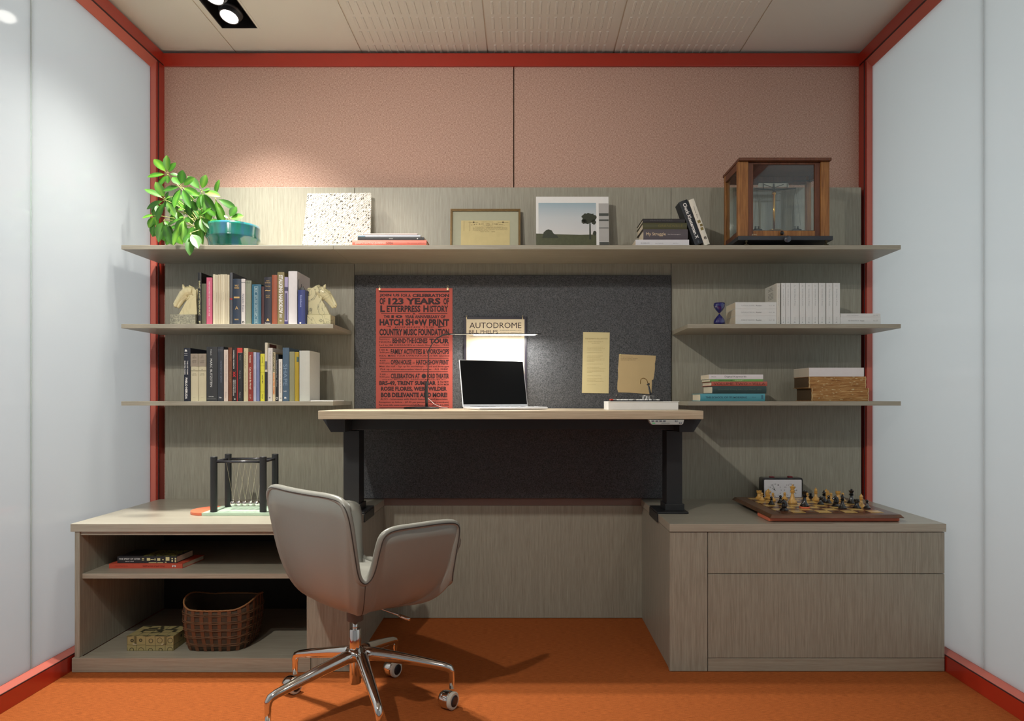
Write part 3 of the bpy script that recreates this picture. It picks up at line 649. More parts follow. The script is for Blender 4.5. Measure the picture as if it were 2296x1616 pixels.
tag(MB().lathe([(.0002, .0), (.012, .001), (.012, .010), (.0002, .011)], n=20, axis='Y').build('black_disc', BLACK, loc=tuple(W(676.5, 650, .255))), 'small black disc showing above the royal blue book', 'disc')
# big white book script on the cover facing right
q = W(666.3, 608, d)
tx = MB()
for k, pts in enumerate(([(.02, .03), (.012, .045), (.010, .06), (.016, .075)], [(.05, .045), (.052, .085)], [(.078, .05), (.076, .10)])):
    tx.tube([(q.x+.0008, q.y+a, q.z-b) for a, b in pts], .0009, 5)
so = tx.build('cover_script', mat('script_ink', (36, 40, 60), .6))
for ob in list(COL.objects):
    if ob.get('label', '').startswith('tall thick white book'):
        so.parent = ob; so.matrix_parent_inverse = Matrix.Translation(-ob.location)
# ---- lowest left shelf
G3 = 'books on the lowest left shelf'
d = .27
up(412.5, 427, 780, ZS3, d, (20, 26, 42), 'midnight blue book with white title, leftmost on the lowest left shelf', G3, dp=.17, text=[('PABLO NERUDA', Wt, .25, .6, .56, .96, .04), ('SELECTED POEMS', Wt, .1, .3, .24, .5, .01), ('THE LOST POEMS', Wt, .5, .7, .24, .5, .01), (None, Wt, .1, .6, .10, .105, 0), (None, Wt, .1, .6, .135, .14, 0), ('=&', Wt, .15, .6, .03, .07, .04)])
for i, (a, b, nth) in enumerate(((428, 445, 'nearer the midnight blue book'), (445.6, 462.6, 'nearer the thick black book'))):
    up(a, b, 793, ZS3, d, (200, 192, 162), 'two-tone taupe and ivory volume, %s' % nth, 'two-tone matching volumes', text=[(None, (150, 138, 122), 0.01, .99, .0, .27, 0), ('=The', Wt, .4, .6, .04, .06, 0), ('=Story', Wt, .3, .7, .075, .1, 0), ('=LETTERS', Wt, .22, .78, .14, .165, 0), ('=1850-1900', Wt, .25, .75, .18, .2, 0), (None, (110, 104, 80), 0, 1, .355, .362, 0), ('=II', (100, 96, 80), .42, .58, .32, .335, 0), ('=VOLUME', (120, 114, 90), .28, .72, .41, .425, 0), ('=1885-1890', (120, 114, 90), .2, .8, .44, .455, 0), ('=press', (120, 114, 90), .35, .65, .92, .93, 0)])
up(463.2, 487.6, 777.5, ZS3, d, (48, 50, 52), 'thick charcoal book with large white vertical name', G3, dp=.16, text=[('MARC BLITZSTEIN', (206, 208, 206), .35, .56, .22, .74, .01), ('Pollack', (206, 208, 206), .38, .5, .05, .16, .0), ('=OXFORD', (206, 208, 206), .22, .7, .91, .925, .02), (None, (130, 132, 130), .1, .9, .955, .96, 0)])
up(488.2, 501.3, 777, ZS3, d, (50, 54, 62), 'slate black book beside the thick charcoal book', G3, dp=.16, text=[('INSTRUMENT OF MEMORY', (120, 130, 150), .5, .75, .26, .66, 0), (None, (120, 120, 124), .05, .95, .05, .055, 0), (None, (120, 120, 124), .05, .95, .075, .08, 0), ('=Yale', Wt, .25, .7, .92, .945, .01)])
up(502, 511.3, 784, ZS3, d, (212, 196, 184), 'slim off-white book beside the slate black book', G3, hard=False, text=[('The Secret History of Names', (140, 120, 116), .4, .65, .1, .62, 0), ('Press', (140, 120, 116), .35, .6, .82, .94, 0)])
up(511.8, 520.4, 779, ZS3, d, (112, 64, 38), 'narrow leather-brown book on the lowest left shelf', G3, text=[('ART OF FIELD', (176, 130, 90), .45, .7, .12, .25, 0), ('RECORD', (176, 130, 90), .4, .7, .45, .65, 0)])
up(520.9, 530.6, 780, ZS3, d, (34, 30, 30), 'black book with red double-X mark on the spine', G3, text=[('CAMPBELL MCGRATH', Wt, .25, .5, .04, .39, .02), ('XX', (200, 40, 40), .2, .8, .44, .55, .05), ('POEMS FOR THE TWENTIETH CENTURY', Wt, .2, .45, .60, .9, .01), ('SEEDS FOR THE', Wt, .6, .8, .60, .84, .01), ('=\u2022', Wt, .5, .8, .95, .97, .02)])
up(531, 533, 780, ZS3, d, (176, 38, 38), 'very thin red booklet between two black books', G3, hard=False)
up(533.4, 544.5, 780, ZS3, d, (36, 38, 40), 'black book with a coral-red cap on its spine', G3, text=[(None, (206, 66, 52), .0, 1, .0, .085, 0), (None, (220, 150, 130), 0, 1, .085, .09, 0), ('Epstein', (170, 170, 170), .38, .6, .14, .23, 0), ('Much to Do', (170, 170, 170), .38, .6, .43, .58, 0), ('Faber', (170, 170, 170), .38, .6, .83, .94, 0)])
up(546.2, 556.4, 780.5, ZS3, d, (206, 194, 158), 'cream book between the black and red-brown books', G3, text=[('LUMINOUS', (150, 136, 100), .2, .6, .07, .38, 0), ('Ghosts & Gods', (160, 146, 110), .35, .6, .46, .82, 0)])
up(556.9, 567.4, 789, ZS3, d, (142, 50, 38), 'red-brown book with cream vertical question title', G3, text=[('Can Animals Be Moral?', (230, 220, 200), .3, .65, .31, .76, .02), ('Rowlands', (230, 220, 200), .3, .6, .07, .22, .02), ('OUP', (200, 180, 160), .3, .6, .86, .95, 0)])
up(568.3, 574.5, 789.5, ZS3, d, (178, 180, 200), 'narrow pale lavender book beside the red-brown book', G3, hard=False, text=[('Seeking Refuge', (120, 120, 150), .3, .6, .08, .25, 0), ('the limits of a letter and line', (120, 120, 150), .3, .6, .35, .7, 0)])
up(574.9, 582.2, 790, ZS3, d, (116, 126, 170), 'narrow periwinkle blue book beside the lemon-yellow paperback', G3)
up(583.8, 593.4, 793, ZS3, d, (218, 212, 62), 'bright lemon-yellow paperback on the lowest left shelf', G3, hard=False, text=[('Chomsky', Bk, .3, .6, .06, .2, .01), ('Noam Mag', Bk, .3, .6, .45, .63, .03), ('Knopf', Bk, .3, .6, .86, .95, .02), (None, (170, 160, 50), 0, 1, .25, .256, 0), (None, (170, 160, 50), 0, 1, .39, .396, 0), (None, (170, 160, 50), 0, 1, .8, .806, 0)])
up(594, 600, 768, ZS3, d, (206, 198, 178), 'tallest book of the row, white above and black below', G3, dp=.17, text=[(None, (34, 34, 40), 0, 1, .5, 1, 0), (None, (90, 90, 100), .1, .9, .32, .46, 0)])
q = W(600, 768, d)
lb = [ob for ob in COL.objects if ob.get('label', '').startswith('tallest book')][0]
B(lb.data.vertices[0].co.x+.0062-.006+(WX(600, d)-WX(594, d))-.0062+.0002, (WX(600, d)-WX(594, d))+.0002, .02, .10, (WZ(768, d)-ZS3)-.025, (WZ(768, d)-ZS3)-.004).build('side_label', mat('label_brown', (84, 36, 26), .6), lb)
up(600.8, 611.2, 780, ZS3, d, (214, 210, 204), 'white book with faint grey spine lettering beside the tallest book', G3, text=[('THE HISTORY OF MUSIC', (130, 130, 140), .4, .62, .06, .42, 0), ('Lewis', (190, 160, 160), .4, .6, .5, .68, 0), ('=8', (90, 90, 110), .25, .6, .92, .95, .02)])
up(611.6, 617.4, 790, ZS3, d, (214, 198, 160), 'narrow cream book with black and orange lettering', G3, text=[('MIDDLEMORE', (50, 60, 40), .1, .8, .02, .40, .03), ('COLLECTED POEMS', (218, 120, 50), .1, .8, .42, .86, .03)])
up(617.8, 624.3, 794, ZS3, d, (30, 34, 36), 'narrow black book with a small white ring emblem', G3, text=[('The Illustrated Modern Mind', (190, 190, 190), .3, .6, .12, .5, 0), ('Phillips', (190, 190, 190), .3, .6, .55, .7, 0), ('=O', Wt, .1, .9, .91, .965, 0)])
up(624.8, 633, 805, ZS3, d, (222, 218, 210), 'shortest white book of the lowest left row', G3, hard=False, text=[('VERSES, BUT NOT THIS TIME OR ANY ONE', (110, 90, 90), .35, .6, .06, .8, 0), (None, Bk, .3, .8, .92, .935, 0)])
up(633.8, 648.3, 779.5, ZS3, d, (74, 98, 120), 'steel-blue book with large pale vertical title', G3, dp=.17, text=[('SHAPE', (130, 154, 176), .15, .75, .31, .71, .0), ('=bolt', Wt, .2, .65, .80, .825, 0), ('=m', Wt, .3, .6, .92, .955, .04)])
up(649, 660.6, 788.5, ZS3, d, (142, 142, 112), 'plain sage-green book beside the steel-blue book', G3)
up(661, 670.2, 789, ZS3, d, (174, 150, 42), 'mustard-yellow book with a small teal square', G3, text=[(None, (70, 100, 96), .5, 1, .10, .2, 0)])
up(671.3, 694.6, 786, ZS3, d, (196, 198, 190), 'thick blank pale grey-white book, rightmost on the lowest left shelf', G3, dp=.14)
tag(B(WX(696, .29), WX(747, .29), -.29, -.12, ZS3+.0002, ZS3+.004).build('booklet', WHITE), 'thin white booklet lying flat at the right end of the lowest left shelf', 'booklet')

# ---- middle right shelf: white paperbacks
def flat(px0, px1, py0, py1, d, zb, rgb, lab, group, dp=.13, **k):
    h = (py1-py0)/sc(d)-.0002
    L = WX(px1, d)-WX(px0, d)
    return book(WX(px0, d), -d, zb, h, L, dp, rgb, lab, group, flat=True, **k), zb+h+.0003
WB = (214, 216, 214)
GR_ = (160, 164, 164)
d = .285; zb = ZS2+.0002
GW = 'white series paperbacks lying on the middle right shelf'
for py0, py1, t, lab in ((707.5, 726.5, 'STORIES OF THE NATION', 'bottom white paperback of the three lying beside the blue hourglass'), (691, 706.5, 'FAMILIAR LETTERS ON', 'middle white paperback of the three lying beside the blue hourglass'), (675, 690, 'CLASSICAL STUDIES', 'top white paperback of the three lying beside the blue hourglass')):
    _, zb = flat(1649, 1741, py0, py1, d, zb, WB, lab, GW, hard=False, dp=.13, text=[(t, GR_, .42, .58, .14, .46, 0), ('Reader', (120, 124, 124), .42, .58, .50, .64, .01), ('=\u2022', GR_, .45, .55, .92, .95, 0), ('No 12', GR_, .42, .58, .82, .89, 0)])
GU = 'white series paperbacks standing on the middle right shelf'
ex = [(1741.4, 1749.2), (1751.7, 1761.3), (1761.9, 1772.4), (1772.9, 1791.6), (1792.8, 1806), (1806.6, 1820.8), (1821.2, 1834.7), (1835.8, 1851), (1852.6, 1866.7), (1868, 1883.4)]
nm = ['first from the left, showing its printed cover,', 'second from the left', 'third from the left', 'fourth from the left, thickest,', 'fifth from the left', 'sixth from the left', 'fourth from the right', 'third from the right', 'second from the right', 'rightmost']
for i, (a, b) in enumerate(ex):
    o = up(a, b, 634.3+(.6 if i == 0 else 0), ZS2, d, WB if i else (206, 204, 194), 'upright white series paperback, %s in its row' % nm[i].strip(','), GU, hard=False, dp=.13 if i else .135, text=[('=%d' % (i+4), GR_, .35, .6, .06, .085, 0), ('Great Ideas in Prose', GR_, .42, .62, .14, .55, 0), ('B 12', GR_, .4, .6, .84, .9, 0), ('=\u25b2', GR_, .35, .6, .93, .96, 0)])
    if i == 0:
        tx = MB()
        for k in range(9):
            if k in (3, ): continue
            z = o.dimensions.z*.93-.006*k if False else .158-.0058*k
            tx.box(-.0004, -.0002, .04+.012*(k == 0), .10-.012*(k == 0), z, z+.0015)
        tx.build('cover_print', mat('cover_print_grey', (120, 118, 110), .8), o)
zb = ZS2+.0002
_, zb = flat(1883.8, 1974.5, 710.5, 726.5, d, zb, WB, 'lower white paperback lying at the right end of the middle shelf', GW, hard=False, text=[('NEW TRANSLATION OF', GR_, .4, .6, .2, .46, 0), ('Reader', (120, 124, 124), .4, .6, .5, .6, .01), ('No 27', GR_, .4, .6, .82, .93, 0)])
_, zb = flat(1884.2, 1974, 701.5, 709.7, d, zb, WB, 'thin upper white paperback lying at the right end of the middle shelf', GW, hard=False, text=[('SHORT STORY READER', GR_, .38, .62, .16, .45, 0), ('No 28', GR_, .38, .62, .82, .93, 0)])
# hourglass
hg = empty('hourglass', (WX(1613, .27), -.27, ZS2), 0, 'cobalt blue glass hourglass on the middle right shelf', 'hourglass')
pr = [(.016, 0), (.0225, .001), (.0238, .010), (.0215, .019), (.013, .030), (.0045, .0385), (.0022, .0425)]
hh = WZ(678.7, .27)-ZS2
prof = [(r*1.0, z*hh/.085) for r, z in pr]+[(r*1.0, hh-z*hh/.085) for r, z in pr[::-1]]
BL = mat('cobalt_glass', (12, 18, 96), .05, spec=.8, coat=1)
MB().lathe(prof[:7], n=32).build('lower_bulb', BL, hg, smooth=True); MB().lathe(prof[7:], n=32).build('upper_bulb', BL, hg, smooth=True)
MB().lathe([(.0026, hh/2-.0015), (.003, hh/2), (.0026, hh/2+.0015)], n=14).build('neck_ring', mat('amber', (150, 120, 50), .3), hg, smooth=True)
# ---- lowest right shelf
d = .28; zb = ZS3+.0002; G4 = 'stack of coloured books on the lowest right shelf'
_, zb = flat(1570, 1715, 883, 900, d, zb, (78, 152, 166), 'turquoise book at the bottom of the coloured stack', G4, dp=.14, text=[('THE SCHOOL OF ITS MORNING', (40, 80, 96), .38, .62, .08, .72, .02), ('Abbott', (60, 100, 110), .45, .6, .8, .86, 0), (None, (60, 110, 130), .3, .8, .94, .97, 0)])
_, zb = flat(1597, 1718, 865.5, 882.5, d, zb, (40, 66, 66), 'dark green book second from the bottom of the coloured stack', G4, dp=.15, text=[('Government Printing Office Style Manual  1973', (90, 110, 96), .42, .62, .1, .9, 0)])
_, zb = flat(1595, 1720, 855.3, 865.2, d, zb, (176, 92, 76), 'terracotta book in the middle of the coloured stack', G4, dp=.15, text=[('VOLUME TWO \u2022 VILLA', (96, 34, 30), .2, .8, .04, .96, .0)])
_, zb = flat(1592, 1711, 849.6, 855, d, zb, (104, 164, 84), 'thin green book second from the top of the coloured stack', G4, dp=.13, hard=False, text=[('BARKING ON WOMEN', (50, 90, 50), .3, .7, .16, .44, .01), ('POEM SELECT', (200, 220, 170), .3, .7, .47, .63, .01)])
_, zb = flat(1589.5, 1711, 839, 849.3, d, zb, (222, 218, 220), 'white book on top of the coloured stack', G4, dp=.13, hard=False, text=[('Digital Keywords', (50, 54, 54), .28, .72, .29, .69, .0), ('Peters', (120, 120, 120), .4, .65, .05, .13, 0)])
zb = ZS3+.0002; G5 = 'worn old books stacked on the lowest right shelf'
def oldmat(n):
    m = bpy.data.materials.new('tattered_calf_%d' % n); nt, p = nodes(m)
    tc = nt.nodes.new('ShaderNodeTexCoord'); mp = nt.nodes.new('ShaderNodeMapping'); mp.inputs['Scale'].default_value = (210, 60, 16); mp.inputs['Location'].default_value = (n*3, n, 0)
    nt.links.new(tc.outputs['Object'], mp.inputs[0]); nz = nt.nodes.new('ShaderNodeTexNoise'); nz.inputs['Scale'].default_value = 1; nz.inputs['Detail'].default_value = 8; nz.inputs['Roughness'].default_value = .75
    nt.links.new(mp.outputs[0], nz.inputs['Vector'])
    r = ramp(nt, nz.outputs['Fac'], [(.30, lin((84, 48, 22))), (.42, lin((150, 104, 56))), (.58, lin((184, 142, 88))), (.70, lin((214, 194, 146)))])
    nt.links.new(r.outputs[0], p.inputs['Base Color']); p.inputs['Roughness'].default_value = .9
    b = nt.nodes.new('ShaderNodeBump'); b.inputs['Strength'].default_value = .9; b.inputs['Distance'].default_value = .003
    nt.links.new(nz.outputs['Fac'], b.inputs['Height']); nt.links.new(b.outputs[0], p.inputs['Normal']); return m
for n, (a, b, y0, y1, lab) in enumerate(((1819, 1947, 870.5, 900, 'tattered tan leather book at the bottom under a similar one'), (1813, 1941, 844.3, 870, 'tattered tan leather book between its twin and the white block'))):
    o, zb = flat(a, b, y0, y1, d, zb, (150, 104, 56), lab, G5, dp=.16, page=mat('old_pages_dark', (84, 66, 44), .95, noise=.2, nscale=200))
    o.data.materials[0] = oldmat(n)
    fm = MB(); r2 = random.Random(n)
    L = WX(b, d)-WX(a, d); hh_ = (y1-y0)/sc(d)
    for k in range(26):
        zz = L*(.02+.96*r2.random()); xx = hh_*(r2.random()*.9+.03); q = .002+.004*r2.random()
        fm.hexa([(xx, -.0040, zz), (xx+q*.4, -.0040, zz+.001), (xx+q*.4, -.003, zz+.001), (xx, -.003, zz), (xx, -.0046, zz+q*1.6), (xx+q*.5, -.0044, zz+q*1.8), (xx+q*.5, -.003, zz+q*1.8), (xx, -.003, zz+q*1.6)])
    for zz in (.0, L-.004):
        fm.tube([(hh_*t, -.0035-.0008*math.sin(t*9), zz+.002+.0015*math.sin(t*13+n)) for t in [i/8 for i in range(9)]], .0012, 5)
    fm.build('frayed_edges', mat('frayed_linen', (206, 190, 146), .95), o)
flat(1814, 1937, 824, 844, d, zb, (216, 212, 212), 'blank white block of a book on top of the tattered books', G5, dp=.16, hard=False, page=mat('white_pages', (196, 188, 170), .9))

# ---- top shelf books
d = .285; zb = ZS1+.0002; G6 = 'stack of dark books on the top shelf'
hb = .0
zsp = WZ(551, d)
_, zb = flat(1425, 1545, 537.5, 551.4+(zsp-ZS1)*sc(d), d, zb, (216, 216, 220), 'white book at the bottom of the top-shelf stack', G6, dp=.17, hard=False, text=[('BUBBLES', (150, 152, 156), .30, .52, .10, .26, 0), ('Peter Sloterdijk', (120, 120, 126), .32, .46, .37, .52, 0), ('SEMIOTEXT', (150, 150, 156), .32, .44, .7, .8, 0)])
_, zb = flat(1442.5, 1542, 514.3, 537.3, d, zb, (84, 78, 84), 'thick mauve-grey book in the top-shelf stack', G6, dp=.13, text=[('My Struggle', (220, 196, 160), .3, .68, .06, .50, .0), ('Karl Ove Knausgaard', (216, 206, 206), .42, .54, .55, .83, .0)])
_, zb = flat(1441, 1540, 499.3, 514, d, zb, (76, 76, 50), 'olive-brown book in the top-shelf stack', G6, dp=.15, text=[('GRANDVILLE', (110, 100, 50), .3, .7, .35, .9, 0)])
_, zb = flat(1441, 1536, 490, 499, d, zb, (44, 42, 44), 'thin black book on top of the top-shelf stack', G6, dp=.15, text=[('FRANNY NORRIS', (78, 76, 78), .3, .7, .18, .7, 0)])
# two leaning books: pivot at bottom right
def leaner(pxb, pw, plen, ang, rgb, lab, text, dp):
    w = pw/sc(d); h = plen/sc(d); a = math.radians(ang)
    # bottom-right corner rests on the shelf
    xr = WX(pxb, d); o = book(0, 0, 0, w, h, dp, rgb, lab, 'leaning books beside the dark stack', text=text, hard=w > .02)
    o.rotation_euler = (0, -a, 0)
    # local (w,0,0) -> (w cos a, 0, w sin a) ; local (0,0,h)-> (-h sin a,0,h cos a)
    o.location = (xr-w*math.cos(a), -d, ZS1+.0004)
    return o
zoff = (ZS1-WZ(551, d))*sc(d)
leaner(1577, 19.5, 104, 20.5, (26, 32, 40), 'black book with bold white title leaning on the dark stack', [('Chuck Klosterman X', Wt, .30, .72, .06, .87, .03), ('A Highly', (110, 120, 130), .35, .6, .90, .97, .0)], .07)
leaner(1591.5, 12.4, 108, 19.5, (222, 218, 204), 'white book with brown speckled pattern leaning behind the black one', [('Casey Bee', (110, 100, 90), .3, .6, .16, .42, 0), (None, (132, 116, 60), .2, .75, .46, .52, 0), (None, (120, 104, 54), .4, .9, .55, .6, 0), (None, (132, 116, 60), .3, .8, .62, .68, 0), ('=8', (60, 50, 40), .3, .8, .82, .88, .02)], .11)
# magazines by the white panel
d = .28; zb = ZS1+.0002; G7 = 'magazines beside the textured white panel'
e_ = (WZ(549, d)-ZS1)*sc(d)
_, zb = flat(790, 956.5, 538.3, 549+e_, d, zb, (226, 122, 104), 'coral book at the bottom of the flat stack by the white panel', G7, dp=.2, text=[('general working guidelines', (240, 210, 200), .25, .7, .04, .45, 0), ('5006', (120, 60, 50), .25, .7, .46, .55, .0), ('the annual edition', (200, 96, 80), .35, .6, .74, .97, 0)])
_, zb = flat(802, 951, 531.3, 538, d, zb, (34, 34, 36), 'thin black book in the flat stack by the white panel', G7, dp=.2, hard=False, text=[('domus', Wt, .35, .65, .47, .53, .01), ('=\u2022', Wt, .3, .7, .89, .91, 0)])
_, zb = flat(802, 943, 526.3, 531, d, zb, (200, 206, 216), 'pale blue-white magazine in the flat stack by the white panel', G7, dp=.2, hard=False, text=[(None, (90, 130, 150), .05, .6, 0, .12, 0)])
_, zb = flat(815, 936, 522.6, 526, d, zb, (222, 206, 202), 'blush-white magazine on top of the flat stack by the white panel', G7, dp=.2, hard=False)
# textured white panel
def knobmat():
    m = bpy.data.materials.new('white_pulp'); nt, p = nodes(m)
    tc = nt.nodes.new('ShaderNodeTexCoord'); mp = nt.nodes.new('ShaderNodeMapping'); mp.inputs['Scale'].default_value = (24, 1, 20)
    nt.links.new(tc.outputs['UV'], mp.inputs[0])
    mp.inputs['Scale'].default_value = (24, 19, 1)
    v = nt.nodes.new('ShaderNodeTexVoronoi'); v.inputs['Scale'].default_value = 1; v.inputs['Randomness'].default_value = .55; nt.links.new(mp.outputs[0], v.inputs['Vector'])
    n = nt.nodes.new('ShaderNodeTexNoise'); n.inputs['Scale'].default_value = 1.3; n.inputs['Detail'].default_value = 2; nt.links.new(mp.outputs[0], n.inputs['Vector'])
    lt_ = nt.nodes.new('ShaderNodeMath'); lt_.operation = 'MULTIPLY_ADD'; lt_.inputs[1].default_value = .75; lt_.inputs[2].default_value = -.07
    nt.links.new(n.outputs['Fac'], lt_.inputs[0])
    sb = nt.nodes.new('ShaderNodeMath'); sb.operation = 'SUBTRACT'; nt.links.new(lt_.outputs[0], sb.inputs[0]); nt.links.new(v.outputs['Distance'], sb.inputs[1])
    r = ramp(nt, sb.outputs[0], [(.0, lin((214, 212, 202))), (.09, lin((96, 92, 86)))])
    nt.links.new(r.outputs[0], p.inputs['Base Color']); p.inputs['Roughness'].default_value = .95; return m
tl, tr_, br_, bl_ = Vector((WX(689.5, .06), -.06, WZ(434.5, .06))), Vector((WX(833, .04), -.04, WZ(433, .04))), Vector((WX(829, .07), -.07, ZS1)), Vector((WX(676.5, .16), -.16, ZS1))
N = 56; me_v = []; rp = random.Random(3)
nor = (tr_-tl).cross(bl_-tl).normalized()
if nor.y > 0: nor = -nor
uvs = []
for j in range(N+1):
    for i in range(N+1):
        u, v = i/N, j/N
        p = (bl_*(1-u)+br_*u)*(1-v)+(tl*(1-u)+tr_*u)*v
        k = .0035*rp.random()+(.002 if (i+j) % 2 else 0)
        if i in (0, N) or j == N: p = p+Vector((rp.uniform(-.0012, .0012), 0, rp.uniform(-.0012, .0012)))
        me_v.append(tuple(p+nor*k)); uvs.append((u, v))
nf = len(me_v)
fs = [(j*(N+1)+i, j*(N+1)+i+1, (j+1)*(N+1)+i+1, (j+1)*(N+1)+i) for j in range(N) for i in range(N)]
bk = [tuple(Vector(me_v[k])-nor*.018) for k in (0, N, (N+1)*N+N, (N+1)*N)]
rim = list(range(0, N+1))+[(N+1)*j+N for j in range(1, N+1)]+[(N+1)*N+i for i in range(N-1, -1, -1)]+[(N+1)*j for j in range(N-1, 0, -1)]
base = nf
for k in rim: me_v.append(tuple(Vector(me_v[k])-nor*.016)); uvs.append((-.3, -.3))
mR = len(rim)
for i in range(mR): fs.append((rim[i], rim[(i+1) % mR], base+(i+1) % mR, base+i))
fs.append(tuple(base+i for i in range(mR)))
me = bpy.data.meshes.new('textured_panel'); me.from_pydata(me_v, [], fs)
uvl = me.uv_layers.new(name='uv')
for lp in me.loops: uvl.data[lp.index].uv = uvs[lp.vertex_index]
me.materials.append(knobmat())
o = bpy.data.objects.new('art_panel', me); COL.objects.link(o); tag(o, 'square white knobbly paper-pulp panel with grey flecks leaning on the wall', 'artwork')

# framed certificate
d = .05
ct = empty('framed_certificate', (WX(1088, d), -d, ZS1), 0, 'narrow-framed old stock certificate leaning on the top shelf', 'picture frame')
FH = WZ(468, .03)-ZS1; fw = (WX(1168, d)-WX(1010, d))/2
ct.rotation_euler = (math.radians(-7), 0, 0)
GF = mat('antique_gold_frame', (124, 100, 62), .35, metal=.4, noise=.2, nscale=90)
fr_ = MB()
for (a, b, y, q) in ((0, .0045, -.010, 0), (.0045, .0075, -.007, 1), (.0075, .0095, -.008, 1)):
    fr_.box(-fw+a, -fw+b, y, .004, a, FH-a); fr_.box(fw-b, fw-a, y, .004, a, FH-a); fr_.box(-fw+b, fw-b, y, .004, FH-b, FH-a); fr_.box(-fw+b, fw-b, y, .004, a, b)
fr_.build('frame', GF, ct, bevel=.0006)
B(-fw+.009, fw-.009, -.001, .003, .009, FH-.009).build('mat_board', mat('celadon_mat', (176, 176, 154), .85), ct)
dx0, dx1 = -fw+24/sc(d), fw-24/sc(d)+.0; dz1 = FH-26/sc(d)
cert = B(dx0, dx1, -.0022, -.001, .02, dz1).build('certificate', mat('aged_paper', (206, 190, 140), .85, noise=.1, nscale=30), ct)
tx = TX(); yv = -.0027
def A(t, a0, a1, b0, b1, bd=0): tx.put(t, dx0+(dx1-dx0)*a0, dx0+(dx1-dx0)*a1, dz1-b1, dz1-b0, yv, bd)
arc = 'CARY RUN OIL COMPANY.'
for i, ch in enumerate(arc):
    if ch == ' ': continue
    t = (i+.5)/len(arc); a = (t-.5)*.9
    cxx = dx0+(dx1-dx0)*(.20+.70*t); cz = dz1-.0165-.006*(2*t-1)**2
    wch = .0022 if ch in 'I.' else .0045
    v, f = glyphs(ch, .01); n = len(tx.v); ca, sa = math.cos(-a*.6), math.sin(-a*.6)
    hch = .001 if ch == '.' else .0058
    tx.v += [(cxx+(p[0]-.5)*wch*ca-(p[1])*hch*sa, yv, cz-.002+(p[0]-.5)*wch*sa+p[1]*hch*ca) for p in v]; tx.f += [tuple(n+j for j in q) for q in f]
A('\u2014oo\u2014', .45, .65, .0215, .0245, .01)
for k, (t, a0, a1) in enumerate((('This is to certify that the bearer', .28, .86), ('is entitled to    ONE HUNDRED shares', .24, .95), ('the capital Stock of the Company transferable', .24, .95), ('on the books only in person or by Attorney', .24, .95), ('in witness whereof the seal', .24, .55), ('New York   1865', .4, .7))):
    A(t, a0, a1, .0285+k*.0045, .0312+k*.0045)
A('capital stock', .42, .66, .006, .0085); tx.disc(dx0+.26*(dx1-dx0), dz1-.0085, .0035, yv, 12); tx.disc(dx0+.86*(dx1-dx0), dz1-.0085, .0035, yv, 12)
for (a0, a1) in ((.15, .35), (.75, .97)): tx.rect(dx0+(dx1-dx0)*a0, dx0+(dx1-dx0)*a1, dz1-.009, dz1-.0082, yv)
for xx in (.06, .18): tx.rect(dx0+(dx1-dx0)*xx, dx0+(dx1-dx0)*(xx+.004), dz1-.05, dz1-.004, yv)
tx.build('lettering', mat('engraving_ink', (96, 80, 58), .8), cert)

# landscape photo book
d = .10
lb = empty('photo_book', (WX(1284, d), -d, ZS1), 0, 'landscape-format white photo book with a field and tree on its cover', 'book')
lb.rotation_euler = (math.radians(-6), 0, 0)
bw = (WX(1366, d)-WX(1202, d))/2; bh = WZ(438.5, .085)-ZS1
B(-bw, bw, -.002, .0, 0, bh).build('front_cover', WHITE, lb, bevel=.0008); B(-bw, bw, .016, .018, 0, bh).build('back_cover', WHITE, lb, bevel=.0008)
B(-bw, -bw+.002, 0, .016, 0, bh).build('spine', WHITE, lb); B(-bw+.003, bw-.003, .0005, .0155, .003, bh-.003).build('pages', PAPER, lb)
def skymat():
    m = bpy.data.materials.new('printed_sky'); nt, p = nodes(m); tc = nt.nodes.new('ShaderNodeTexCoord'); sp = nt.nodes.new('ShaderNodeSeparateXYZ')
    nt.links.new(tc.outputs['Generated'], sp.inputs[0]); r = ramp(nt, sp.outputs['Z'], [(0, lin((214, 212, 212))), (.55, lin((196, 202, 206))), (1, lin((156, 178, 190)))])
    nt.links.new(r.outputs[0], p.inputs['Base Color']); p.inputs['Roughness'].default_value = .4; return m
def LB(px): return WX(px, d)-lb.location.x
def LZ(py): return max(.0015, WZ(py, d-.01)-ZS1)
TX().rect(LB(1207.5), LB(1337.5), LZ(527.5), LZ(452.5), -.0022).build('sky_print', skymat(), lb)
gx = TX(); gx.poly([(LB(1202), LZ(600)), (LB(1337.5), LZ(600)), (LB(1337.5), LZ(525)), (LB(1325), LZ(526)), (LB(1300), LZ(526.5)), (LB(1245), LZ(525)), (LB(1230), LZ(524)), (LB(1202), LZ(523.5))], -.0024)
gx.build('field_print', mat('printed_field', (74, 78, 50), .45, noise=.3, nscale=80), lb)
gx = TX(); rt = random.Random(5)
def blob(cx_, cz_, rx, rz, n=26, y=-.0027, jag=.16):
    gx.poly([(cx_+rx*(1+rt.uniform(-jag, jag))*math.cos(2*PI*k/n), cz_+rz*(1+rt.uniform(-jag, jag))*math.sin(2*PI*k/n)) for k in range(n)], y)
blob(LB(1321), LZ(488), .037*.88, .024); blob(LB(1311), LZ(496), .013, .010); blob(LB(1332), LZ(497), .010, .011)
gx.poly([(LB(1322), LZ(500)), (LB(1325), LZ(500)), (LB(1325.5), LZ(537)), (LB(1321.5), LZ(537))], -.0027)
gx.build('tree_print', mat('printed_trees', (44, 50, 34), .45, noise=.3, nscale=150), lb); gx = TX(); gx.poly([(LB(1216), LZ(534)), (LB(1219), LZ(521)), (LB(1225), LZ(515.5)), (LB(1230), LZ(514)), (LB(1237), LZ(516)), (LB(1241), LZ(523)), (LB(1250), LZ(529)), (LB(1252), LZ(534))], -.0027)
